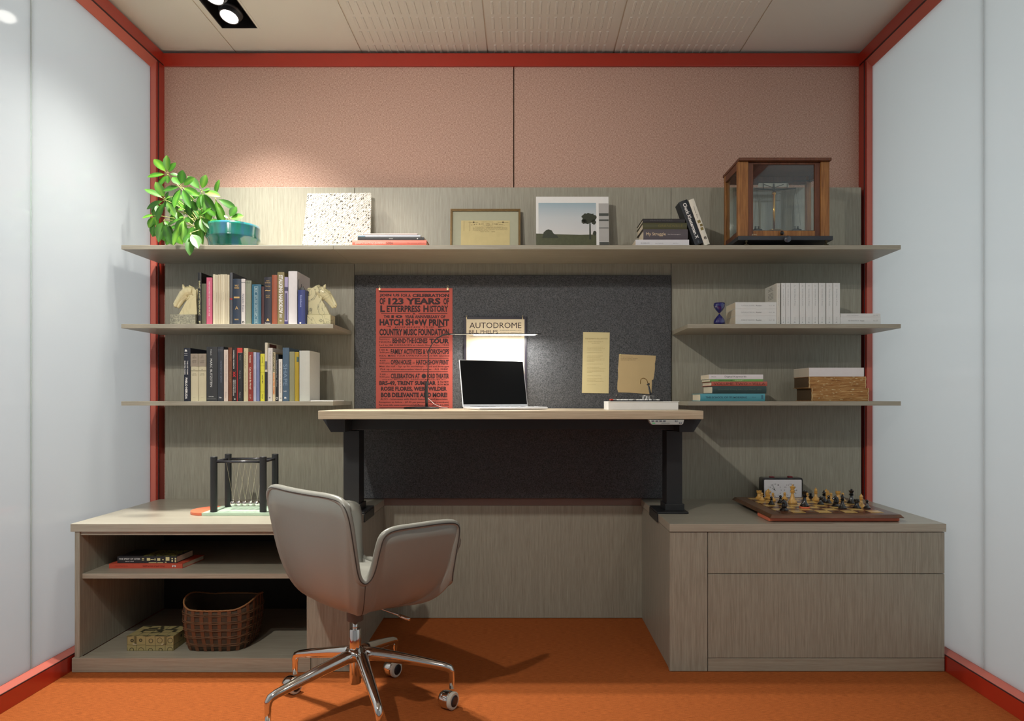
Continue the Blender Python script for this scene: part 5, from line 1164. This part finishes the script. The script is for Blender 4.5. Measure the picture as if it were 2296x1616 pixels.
for r in range(8):
    for k in range(13):
        a = .42+.56*k/13; t = .05+.9*r/8; w_ = .56/13*.7; x0_, x1_ = WX(263, .505), WX(396, .505); sk = WX(434, .385)-x1_
        if rp2.random() < .15: continue
        f = lambda aa, tt: (x0_+(x1_-x0_)*aa+sk*tt-l.x, -.505+.12*tt-l.y, h2+.0003)
        j = lambda: rp2.uniform(-.012, .012)
        tpm.quad(f(a+j(), t), f(a+w_, t+j()), f(a+w_+j(), t+.08+j()), f(a+j(), t+.08))
tpm.build('cover_blocks', mat('block_olive', (140, 142, 70), .6), e); tx.build('spine_blocks', CRM, e)
# brocade box
d0 = .535; x0, x1 = WX(284.3, d0), WX(388.6, d0); hb = 33/sc(d0); zb = .0505
def brocade():
    m = bpy.data.materials.new('olive_brocade'); nt, p = nodes(m); tc = nt.nodes.new('ShaderNodeTexCoord'); mp = nt.nodes.new('ShaderNodeMapping'); mp.inputs['Scale'].default_value = (28, 28, 28)
    nt.links.new(tc.outputs['Object'], mp.inputs[0])
    v = nt.nodes.new('ShaderNodeTexVoronoi'); v.feature = 'DISTANCE_TO_EDGE'; v.inputs['Randomness'].default_value = .12; v.inputs['Scale'].default_value = 1; nt.links.new(mp.outputs[0], v.inputs['Vector'])
    v2 = nt.nodes.new('ShaderNodeTexVoronoi'); v2.feature = 'F1'; v2.inputs['Randomness'].default_value = .12; v2.inputs['Scale'].default_value = 1; nt.links.new(mp.outputs[0], v2.inputs['Vector'])
    w = nt.nodes.new('ShaderNodeMath'); w.operation = 'PINGPONG'; w.inputs[1].default_value = .2; nt.links.new(v2.outputs['Distance'], w.inputs[0])
    mn = nt.nodes.new('ShaderNodeMath'); mn.operation = 'MINIMUM'; nt.links.new(w.outputs[0], mn.inputs[0]); nt.links.new(v.outputs['Distance'], mn.inputs[1])
    r = ramp(nt, mn.outputs[0], [(.0, lin((52, 50, 32))), (.012, lin((56, 54, 34))), (.022, lin((150, 138, 92)))]); nt.links.new(r.outputs[0], p.inputs['Base Color']); p.inputs['Roughness'].default_value = .7; return m
bxo = empty('brocade_box', ((x0+x1)/2, -(.535+.42)/2, zb), 0, 'small olive brocade box with two bone clasps in the open credenza', 'box'); l = bxo.location
BR = brocade()
B(x0-l.x, x1-l.x, -.535-l.y, -.42-l.y, 0, hb-.003).build('box_body', BR, bxo, bevel=.0008)
B(x0-l.x-.0008, x1-l.x+.0008, -.536-l.y, -.419-l.y, hb-.003, hb).build('lid', BR, bxo, bevel=.0008)
for px in (303, 371):
    a = WX(px, d0)-l.x
    B(a-.003, a+.003, -.5385-l.y, -.5345-l.y, .026, hb+.0008).build('clasp_strap', mat('strap_olive', (110, 102, 66), .8), bxo)
    MB().tube([(a-.006, -.539-l.y, .027), (a+.008 if px < 340 else a-.014, -.539-l.y, .026)], [.0015, .0008], 8).build('bone_clasp', mat('bone', (226, 216, 190), .4), bxo, smooth=True)
# woven basket
bk_ = empty('woven_basket', (WX(475, .55), -.445, .0505), 0, 'dark brown woven splint basket with raised sides in the open credenza', 'basket'); l = bk_.location
BW, BD = .128, .112
def ring(t, k):   # t around, k height 0..1 -> rounded rectangle flaring upwards
    a = 2*PI*t; n = 4.5-1.8*k
    ca, sa = math.cos(a), math.sin(a)
    r = (abs(ca)**n+abs(sa)**n)**(-1/n)
    g = .86+.20*math.sin(k*PI*.55)
    return Vector((r*ca*BW*g, r*sa*BD*g, 0))
def rimz(t):
    a = 2*PI*t; c = abs(math.cos(a)); return .158+.030*max(0, (c-.55)/.45)**1.5
STK = mat('stake_brown', (98, 60, 34), .7, noise=.25, nscale=40); WVR = mat('weaver_brown', (104, 74, 48), .65, noise=.3, nscale=30); DKB = mat('basket_inner', (66, 54, 40), .85, noise=.2)
mb = MB(); NT, NK = 64, 8
for kk in range(NK+1):
    for i in range(NT):
        k = kk/NK; q = ring(i/NT, k)*.975; mb.v.append((q.x, q.y, .002+k*(rimz(i/NT)-.004)))
for kk in range(NK):
    for i in range(NT): mb.f.append((kk*NT+i, kk*NT+(i+1) % NT, (kk+1)*NT+(i+1) % NT, (kk+1)*NT+i))
mb.f.append(tuple(range(NT))); w_ = mb.build('wall', DKB, bk_, smooth=True)
sm_ = w_.modifiers.new('s', 'SOLIDIFY'); sm_.thickness = .002; sm_.offset = 1
NS = 26
for i in range(NS):
    t = (i+.5)/NS; pth = []
    t0, t1 = t-.0075, t+.0075
    m_ = MB()
    for kk in range(7):
        k = kk/6; z = .001+k*(rimz(t)-.002)
        for tt in (t0, t1):
            q = ring(tt, k); q = q+q.normalized()*.0012; m_.v.append((q.x, q.y, z)); q = q-q.normalized()*.0018; m_.v.append((q.x, q.y, z))
    for kk in range(6):
        a = kk*4; m_.f += [(a, a+2, a+6, a+4), (a+1, a+5, a+7, a+3), (a, a+4, a+5, a+1), (a+2, a+3, a+7, a+6)]
    m_.build('stake', STK, bk_)
for zc_ in (.026, .056, .084, .112, .140):
    for off, ph in ((-.0038, 0), (.0, PI), (.0038, 0)):
        pts = []
        M_ = NS*4
        for i in range(M_):
            t = i/M_; k = zc_/rimz(t); q = ring(t, k); w = math.cos(PI*NS*t+ph)
            q = q+q.normalized()*(.0012+.0018*w); pts.append((q.x, q.y, zc_+off+.0008*w))
        MB().tube(pts, .0014, 5, closed=True).build('weaver', WVR, bk_, smooth=True)
pts = []
for i in range(120):
    t = i/120; q = ring(t, 1); pts.append((q.x, q.y, rimz(t)+.0005*math.sin(i*2.4)))
MB().tube(pts, .0035, 6, closed=True).build('braided_rim', mat('rim_brown', (136, 96, 58), .6, noise=.3, nscale=120), bk_, smooth=True)

# ------------------------------------------------------------------ chess set
CH = empty('chessboard', (1.152, -.36, ZK+.016), 0, 'walnut chessboard with a moulded frame on the right credenza', 'chessboard'); l = CH.location
ZB = .572
WAL = grain('walnut_frame', (112, 74, 46), (72, 44, 26), (10, 120, 120), rough=.3, spec=.6)
ys0, ys1 = .175, .545   # depth range of the squares
sqx0, sqx1 = .958, 1.346
mb = MB()
fx_0, fx_1, fy_0, fy_1 = .905, 1.400, .125, .590
def ringframe(o, i, z0, z1, zi):
    n = len(mb.v)
    mb.v += [(o[0]-l.x, -o[3]-l.y, z0-l.z), (o[1]-l.x, -o[3]-l.y, z0-l.z), (o[1]-l.x, -o[2]-l.y, z0-l.z), (o[0]-l.x, -o[2]-l.y, z0-l.z)]
    e = .010
    mb.v += [(o[0]+e-l.x, -o[3]+e-l.y, z1-l.z), (o[1]-e-l.x, -o[3]+e-l.y, z1-l.z), (o[1]-e-l.x, -o[2]-e-l.y, z1-l.z), (o[0]+e-l.x, -o[2]-e-l.y, z1-l.z)]
    mb.v += [(i[0]-l.x, -i[3]-l.y, zi-l.z), (i[1]-l.x, -i[3]-l.y, zi-l.z), (i[1]-l.x, -i[2]-l.y, zi-l.z), (i[0]-l.x, -i[2]-l.y, zi-l.z)]
    for a, b in ((0, 4), (4, 8)):
        for k in range(4): mb.f.append((n+a+k, n+a+(k+1) % 4, n+b+(k+1) % 4, n+b+k))
    mb.f.append((n, n+1, n+2, n+3)); mb.f.append((n+8, n+9, n+10, n+11))
ringframe((fx_0, fx_1, fy_0, fy_1), (sqx0, sqx1, ys0, ys1), ZB-.014, ZB-.002, ZB-.0012)
mb.build('frame', WAL, CH, bevel=.0012)
DKS = grain('walnut_square', (108, 66, 40), (80, 46, 28), (60, 200, 200), rough=.25, spec=.6); LTS = grain('maple_square', (214, 180, 108), (190, 152, 84), (60, 200, 200), rough=.25, spec=.6)
sw, sh = (sqx1-sqx0)/8, (ys1-ys0)/8
m1 = B(.0002, sw-.0002, .0002, sh-.0002, 0, .0022).mesh('square'); m2 = m1.copy(); m1.materials.append(DKS); m2.materials.append(LTS)
for i in range(8):
    for j in range(8):
        o = bpy.data.objects.new('square', m2 if (i+j) % 2 else m1); COL.objects.link(o); o.parent = CH
        o.location = (sqx0+i*sw-l.x, -ys1+j*sh-l.y, ZB-.0022-l.z+.0003)
B(.945-l.x, 1.37-l.x, -.435-l.y, -.15-l.y, ZK+.0003-l.z, ZB-.0141-l.z).build('shade_block', mat('shade_block_dark', (40, 28, 20), .6), CH)  # added dark block, stands in for the shade under the board
cs = B(.908, 1.396, -.564, -.44, ZK+.0003, ZK+.0158).build('coral_slab', CORAL, bevel=.004); tag(cs, 'flat coral slab under the chessboard', 'tray')
BXW = mat('boxwood', (206, 160, 84), .25, coat=.4); EBO = mat('ebony_gloss', (16, 16, 18), .15, coat=.7)
FOOT = [(.0, 0), (.95, 0), (1.0, .04), (1.0, .09), (.85, .13), (.78, .17), (.55, .25)]
def prof_of(kind, h, r):
    f = [(a*r, b*.9*h if b else 0) for a, b in FOOT]
    if kind == 'pawn':
        p = [(.95*r, 0), (r, .08*h), (.8*r, .16*h), (.45*r, .35*h), (.30*r, .55*h), (.55*r, .60*h), (.55*r, .64*h), (.30*r, .68*h)]+[(.42*r*math.sin(PI*k/8)+.0001, h*.84-h*.16*math.cos(PI*k/8)) for k in range(1, 9)]
    elif kind == 'rook':
        p = [(.95*r, 0), (r, .08*h), (.8*r, .16*h), (.52*r, .32*h), (.42*r, .62*h), (.62*r, .70*h), (.66*r, .76*h), (.66*r, h*.96), (.48*r, h*.96), (.46*r, h*.88), (.001, h*.88)]
    elif kind == 'bishop':
        p = [(.95*r, 0), (r, .06*h), (.8*r, .13*h), (.45*r, .28*h), (.28*r, .52*h), (.55*r, .57*h), (.34*r, .60*h), (.5*r, .64*h), (.28*r, .67*h), (.42*r, .76*h), (.36*r, .85*h), (.12*r, .93*h), (.16*r, .96*h), (.001, h)]
    elif kind == 'queen':
        p = [(.95*r, 0), (r, .06*h), (.8*r, .13*h), (.45*r, .28*h), (.30*r, .55*h), (.6*r, .60*h), (.36*r, .64*h), (.5*r, .67*h), (.32*r, .70*h), (.36*r, .78*h), (.60*r, .90*h), (.42*r, .91*h), (.2*r, .95*h), (.16*r, .98*h), (.001, h)]
    else:  # king
        p = [(.95*r, 0), (r, .06*h), (.8*r, .13*h), (.45*r, .28*h), (.30*r, .54*h), (.62*r, .59*h), (.38*r, .63*h), (.52*r, .66*h), (.34*r, .69*h), (.40*r, .76*h), (.60*r, .87*h), (.3*r, .91*h), (.001, .92*h)]
    return p
def chess(kind, col, px, py_base, py_top, lab, z=ZB, rw=None):
    s_ = (py_base-892)/(EYE-z); dd_ = CAM_D-F_PX/s_; x = (px-1175)/s_
    h = (py_base-py_top)/s_; m = BXW if col == 'light' else EBO
    r = rw or {'pawn': .0135, 'rook': .016, 'knight': .0165, 'bishop': .0165, 'queen': .0175, 'king': .0185}[kind]
    mb = MB()
    if kind == 'knight':
        mb.lathe([(.95*r, 0), (r, .08*h), (.8*r, .16*h), (.55*r, .24*h), (.6*r, .30*h), (.001, .31*h)], n=20)
        q = .62*r
        pts = [(-.9*q, .28*h), (.9*q, .28*h), (.75*q, .5*h), (.35*q, .62*h), (.95*q, .60*h), (1.35*q, .64*h), (1.3*q, .74*h), (.7*q, .86*h), (.35*q, .95*h), (.2*q, 1.0*h), (-.1*q, .94*h), (-.8*q, .82*h), (-1.1*q, .6*h), (-1.05*q, .4*h)]
        if px > 1850 or col == 'dark': pts = [(-a, b) for a, b in pts]
        im = inflate(pts, .42*r); n = len(mb.v); mb.v += im.v; mb.f += [tuple(n+i for i in f) for f in im.f]
    else:
        mb.lathe(prof_of(kind, h, r), n=22)
        if kind == 'rook':
            for k in range(6):
                a = 2*PI*k/6; mb.tube([(.56*r*math.cos(a), .56*r*math.sin(a), .93*h), (.56*r*math.cos(a), .56*r*math.sin(a), h)], .16*r, 4)
        if kind == 'king': mb.tube([(0, 0, .9*h), (0, 0, h)], .10*r, 6); mb.tube([(-.22*r, 0, .96*h), (.22*r, 0, .96*h)], .09*r, 6)
        if kind == 'queen':
            for k in range(8):
                a = 2*PI*k/8; mb.tube([(.5*r*math.cos(a), .5*r*math.sin(a), .86*h), (.56*r*math.cos(a), .56*r*math.sin(a), .93*h)], .10*r, 4)
    o = mb.build('chess_'+kind, m, loc=(x, -dd_, z+.0004)); smooth_angle(o, 50)
    tag(o, lab, 'chess piece', 'chess pieces on the walnut board'); return o
for a in (
 ('rook', 'light', 1702, 1117.6, 1099.4, 'light wooden rook at the far left corner of the chessboard'),
 ('pawn', 'light', 1708.2, 1122, 1104, 'light pawn directly in front of the far left light rook'),
 ('knight', 'light', 1722, 1118, 1096, 'light knight beside the left edge of the chess clock'),
 ('pawn', 'light', 1733, 1122, 1104.4, 'light pawn in front of the left dial of the chess clock'),
 ('pawn', 'light', 1759.5, 1118.6, 1103.4, 'light pawn in front of the middle of the chess clock'),
 ('king', 'light', 1777, 1128, 1086, 'tall light king in front of the right dial of the chess clock'),
 ('pawn', 'light', 1810, 1122, 1104.4, 'light pawn partly hidden behind the black queen'),
 ('bishop', 'light', 1829.2, 1121.5, 1093, 'light bishop just right of the chess clock'),
 ('knight', 'light', 1853.6, 1119.5, 1096, 'light knight behind the black bishop'),
 ('pawn', 'light', 1863.4, 1122, 1104.4, 'light pawn right of the light knight at the far side'),
 ('rook', 'light', 1879.2, 1119.5, 1101, 'light rook at the far side right of centre'),
 ('pawn', 'light', 1889.5, 1123, 1104.4, 'light pawn behind the near black bishop'),
 ('bishop', 'light', 1931, 1136.4, 1107, 'light bishop between the black rook and the rightmost pawn'),
 ('pawn', 'dark', 1729.6, 1131, 1113, 'leftmost black pawn of the board'),
 ('pawn', 'dark', 1750, 1128, 1110, 'black pawn behind the near left black knight'),
 ('knight', 'dark', 1758, 1144.4, 1118.6, 'black knight nearest the front edge of the board'),
 ('pawn', 'dark', 1817.4, 1114.9, 1105.2, 'small black pawn standing at the far edge right of the clock'),
 ('pawn', 'dark', 1840, 1131, 1113, 'black pawn in front of the tall light bishop'),
 ('bishop', 'dark', 1847.6, 1125, 1098.5, 'black bishop in the middle of the board'),
 ('pawn', 'dark', 1858, 1128, 1110, 'black pawn right of the black bishop'),
 ('knight', 'dark', 1874, 1135, 1110.5, 'black knight right of centre'),
 ('bishop', 'dark', 1889, 1139.7, 1107, 'black bishop near the front, right of the black knight'),
 ('king', 'dark', 1909, 1128.5, 1096, 'tall black king at the right side of the board'),
 ('rook', 'dark', 1921, 1138.7, 1119, 'black rook near the right front of the board'),
 ('pawn', 'dark', 1944, 1139.7, 1120, 'black pawn rightmost on the board')): chess(*a)
s_ = (1138.5-892)/(EYE-ZB); dd_ = CAM_D-F_PX/s_
co = MB().lathe([(.0195, 0), (.0205, .001), (.0205, .005), (.0195, .006), (.001, .006)], n=36).build('coral_disc', CORAL, smooth=True, loc=((1804-1175)/s_, -dd_, ZB+.0004)); smooth_angle(co)
tag(co, 'round coral disc under the black queen', 'coaster')
chess('queen', 'dark', 1804, 1134.8, 1098.5, 'black queen standing on the round coral disc', z=ZB+.0066)
# chess clock
dcl = .095
ck = empty('chess_clock', (WX(1755, dcl), -dcl+.02, ZK), 0, 'black double-dial chess clock behind the chessboard', 'clock'); l = ck.location
x0, x1 = WX(1710, dcl)-l.x, WX(1800.5, dcl)-l.x; zt = WZ(1071, dcl)-l.z
yf = -dcl-l.y
def rrect(x0, x1, z0, z1, r, n=5):
    pts = []
    for (cx_, cz_, a0) in ((x1-r, z0+r, -PI/2), (x1-r, z1-r, 0), (x0+r, z1-r, PI/2), (x0+r, z0+r, PI)):
        pts += [(cx_+r*math.cos(a0+PI/2*k/n), cz_+r*math.sin(a0+PI/2*k/n)) for k in range(n+1)]
    return pts
MB().prism(rrect(x0, x1, 0.0002, zt, .009), yf, yf+.05).build('case', mat('clock_black', (24, 24, 26), .25, coat=.4), ck, bevel=.002)
MB().prism(rrect(x0+.0065, x1-.0065, .006, zt-.0085, .004), yf-.0012, yf+.001).build('face', mat('clock_face', (222, 222, 226), .35), ck)
for px, dz in ((1735, 0), (1776, .001)):
    a = WX(px, dcl)-l.x; B(a-.009, a+.009, yf+.014, yf+.034, zt-.001, zt+.004+dz).build('plunger', mat('plunger_red', (120, 24, 34), .35), ck, bevel=.0015)
tx = TX(); cz = .0535; rD = .0262
for cxx in (-.034, .034):
    for k in range(12):
        a = PI/2-2*PI*(k+1)/12; n = str(k+1); w = .0022*len(n)
        tx.put(n, cxx+rD*math.cos(a)-w, cxx+rD*math.cos(a)+w, cz+rD*math.sin(a)-.0027, cz+rD*math.sin(a)+.0027, yf-.0015, 0)
tx.build('numerals', INK, ck)
hd = MB()
def hand(cxx, ang, L, r): hd.tube([(cxx, yf-.0022, cz), (cxx+L*math.sin(ang), yf-.0022, cz+L*math.cos(ang))], [r, r*.5], 6)
hand(-.034, math.radians(-55), .016, .0011); hand(-.034, math.radians(-27), .030, .0009); hand(.034, math.radians(92), .026, .0009); hand(.034, math.radians(18), .015, .0011)
hd.lathe([(.0014, -.003), (.0014, 0)], (-.034, yf, cz), 10, 'Y'); hd.lathe([(.0014, -.003), (.0014, 0)], (.034, yf, cz), 10, 'Y')
hd.build('hands', BLACKG, ck)

# ------------------------------------------------------------------ swivel chair
TH_ = math.radians(43.45)
CX, CD = -.535, .937
chr_ = empty('swivel_chair', (CX, -CD, 0), PI/2-TH_, 'taupe leather bucket armchair on a five-star chrome castor base', 'chair')
# local: +x forward, +y = chair's left (away from viewer), so its right-hand side is -y
LEA = mat('taupe_leather', (138, 138, 130), .36, noise=.04, nscale=8, bump=.03)
SEAMM = mat('seam_dark', (60, 56, 52), .7)
RIM = [(.200, 0, .412), (.200, .11, .412), (.192, .205, .414), (.184, .250, .428), (.180, .262, .46), (.183, .276, .53), (.188, .283, .585), (.178, .285, .612), (.13, .286, .622), (.03, .281, .624), (-.045, .272, .622), (-.074, .264, .606), (-.083, .256, .570), (-.088, .243, .52), (-.096, .234, .489), (-.112, .229, .476), (-.130, .229, .488), (-.142, .231, .52), (-.157, .236, .59), (-.170, .238, .655), (-.179, .232, .693), (-.183, .205, .713), (-.192, .15, .720), (-.198, .07, .720)]
half = RIM
full = [(x, y, z) for x, y, z in half]+[(-.200, 0, .720)]+[(x, -y, z) for x, y, z in half[:0:-1]]
full3 = []
n = len(full)
for i in range(n):
    p0, p1, p2, p3 = [Vector(full[(i+j-1) % n]) for j in range(4)]
    for t in (0, .25, .5, .75):
        full3.append(.5*((2*p1)+(-p0+p2)*t+(2*p0-5*p1+4*p2-p3)*t*t+(-p0+3*p1-3*p2+p3)*t**3))
NR = len(full3)
Z0 = .343; C0 = Vector((0, 0, Z0))
def bez(t):
    P = [(0, 0), (.66, 0), (.84, .12), (1, 1)]
    b = [(1-t)**3, 3*t*(1-t)**2, 3*t*t*(1-t), t**3]
    return sum(b[i]*P[i][0] for i in range(4)), sum(b[i]*P[i][1] for i in range(4))
NTt = 16
sv = []; sf = []
for j in range(NTt+1):
    t = .10+.90*j/NTt; hh_, vv = bez(t)
    for q in full3:
        sv.append((q.x*hh_, q.y*hh_, Z0+(q.z-Z0)*vv))
for j in range(NTt):
    for i in range(NR): sf.append((j*NR+i, j*NR+(i+1) % NR, (j+1)*NR+(i+1) % NR, (j+1)*NR+i))
sf.append(tuple(range(NR)))
mb = MB(); mb.v = sv; mb.f = sf
sh_ = mb.build('shell', LEA, chr_, smooth=True)
# normals outwards: solidify inwards
md = sh_.modifiers.new('thick', 'SOLIDIFY'); md.thickness = .020; md.offset = -1; md.use_even_offset = False
# rim roll and piping seams
def inward(i):
    q = full3[i]; sg = 1 if q.y >= 0 else -1
    if q.x > 0:
        w = min(1, max(0, (.235-abs(q.y))/.03)); return Vector((0, -sg*(1-w), w)).normalized(), Vector((-w, 0, 1-w)).normalized()
    gx = max(0, (-.09-q.x)/.11)**1.5; gy = (abs(q.y)/.24)**3
    return Vector((gx, -sg*gy, 0)).normalized(), Vector((0, 0, 1))
roll = []; pipe = []; pipe2 = []
for i in range(NR):
    nrm, up_ = inward(i); q = full3[i]
    roll.append(tuple(q+nrm*.0095)); pipe.append(tuple(q-nrm*.0012)); pipe2.append(tuple(q-nrm*.0012-up_*.0068))
MB().tube(roll, .0108, 10, closed=True).build('rim_roll', LEA, chr_, smooth=True)
MB().tube(pipe, .0017, 6, closed=True).build('piping', SEAMM, chr_, smooth=True)
# side seams running down from the arm notches
for sgn in (1, -1):
    q = Vector((-.113, .228*sgn, .477)); pts = []
    for k in range(12):
        t = 1-.6*k/11; hA, vA = bez(t); pts.append((q.x*hA*1.004-.0, q.y*hA*1.004, Z0+(q.z-Z0)*vA-.0006))
    MB().tube(pts, .0012, 5).build('side_seam', SEAMM, chr_, smooth=True)
# seat cushion
cu = []
mb = MB(); NU = 48
lay = [(.80, .375), (.94, .392), (.97, .41), (.95, .428), (.86, .438), (.55, .436), (.02, .428)]
for r, z in lay:
    for k in range(NU):
        a = 2*PI*k/NU; n_ = 2.6; ca, sa = math.cos(a), math.sin(a); rr_ = (abs(ca)**n_+abs(sa)**n_)**(-1/n_)
        mb.v.append((.022+rr_*ca*r*.150, rr_*sa*r*.185, z))
for j in range(len(lay)-1):
    for k in range(NU): mb.f.append((j*NU+k, j*NU+(k+1) % NU, (j+1)*NU+(k+1) % NU, (j+1)*NU+k))
mb.f.append(tuple(range(NU))); mb.f.append(tuple((len(lay)-1)*NU+k for k in range(NU)))
mb.build('seat_cushion', LEA, chr_, smooth=True)
MB().lathe([(.024, .296), (.026, .298), (.026, .350)], n=28).build('tilt_mechanism', mat('mechanism_grey', (96, 90, 84), .4), chr_, bevel=.002)
MB().lathe([(.0085, .25), (.0085, .296)], n=20).build('piston', CHROME, chr_, smooth=True)
s1 = MB().lathe([(.016, .203), (.0182, .206), (.0182, .268), (.0170, .270), (.009, .270)], n=28).build('column_sleeve', CHROME, chr_, smooth=True); smooth_angle(s1)
s2 = MB().lathe([(.012, .096), (.0175, .098), (.0182, .102), (.0182, .204)], n=28).build('lower_column', CHROME, chr_, smooth=True); smooth_angle(s2)
s3 = MB().lathe([(.024, .172), (.032, .180), (.034, .196), (.028, .206), (.019, .210), (.010, .210)], n=32).build('hub', CHROME, chr_, smooth=True)
# lever (room direction given from the photograph, converted to chair axes)
Rinv = Matrix.Rotation(-(PI/2-TH_), 3, 'Z')
def loc(v): return Rinv @ (Vector(v)-Vector((CX, -CD, 0)))
p1 = loc(W(848, 1362, .90)); p2 = loc(W(895, 1379, .93)); p3 = loc(W(919, 1388.5, .945))
MB().tube([tuple(loc((CX+.01, -CD, .325))), tuple(p1), tuple(p2)], .0032, 8).build('lever', CHROME, chr_, smooth=True)
MB().tube([tuple(p2), tuple(p2+(p3-p2)*.02), tuple(p3-(p3-p2)*.02), tuple(p3)], [.004, .0062, .0062, .005], 12).build('lever_grip', CHROME, chr_, smooth=True)
# star base: angles measured in the room (X right, d towards viewer)
RT = .292
for k in range(5):
    a = math.radians(-6+72*k)
    ux, ud = math.cos(a), math.sin(a)
    def pr_(r, z): return tuple(loc((CX+.012+ux*r, -(CD-.005+ud*r), z)))
    path = [pr_(.012, .190), pr_(.05, .186), pr_(.12, .172), pr_(.20, .154), pr_(RT-.025, .138), pr_(RT-.008, .131), pr_(RT-.001, .120), pr_(RT, .105), pr_(RT, .066)]
    MB().tube(path, [.022, .0205, .018, .0155, .0130, .0125, .0118, .0098, .0085], 12, flat=1.0, up=(0, 0, 1)).build('base_arm', CHROME, chr_, smooth=True)
    # castor
    cdir = {0: (-.35, .15), 1: (-.2, -.3), 2: (-.2, -.3), 3: (-.45, .1), 4: (-.3, -.2)}[k]
    ce = Vector((CX+.012+ux*RT-.008, -(CD-.005+ud*RT)-.0, .0285))
    ang = math.radians(-60)      # wheel axle direction in the room
    ax = Vector((math.sin(-ang)*1, -math.cos(ang), 0)).normalized()
    axl = (Rinv @ ax).normalized(); cl_ = loc(ce)
    rot = Vector((0, 0, 1)).rotation_difference(axl).to_matrix().to_4x4(); rot.translation = cl_
    RW = .028
    wh = MB().lathe([(.001, -.036), (RW*.5, -.034), (RW*.82, -.029), (RW*.96, -.021), (RW, -.013), (RW, .004), (RW-.003, .008), (.005, .008)], n=28).build('castor_hood', CHROME, chr_, smooth=True); wh.matrix_local = rot; smooth_angle(wh)
    w2 = MB().lathe([(.006, .008), (RW-.001, .0085), (RW, .011), (RW, .017), (RW-.003, .020), (.0185, .0205), (.0185, .0195)], n=32).build('castor_tyre', mat('tyre_grey', (200, 198, 186), .5), chr_, smooth=True); w2.matrix_local = rot; smooth_angle(w2)
    w3 = MB().lathe([(.0185, .018), (.0183, .0212), (.012, .0222), (.001, .0226)], n=28).build('castor_hub', mat('hub_black', (34, 36, 42), .35), w2, smooth=True)
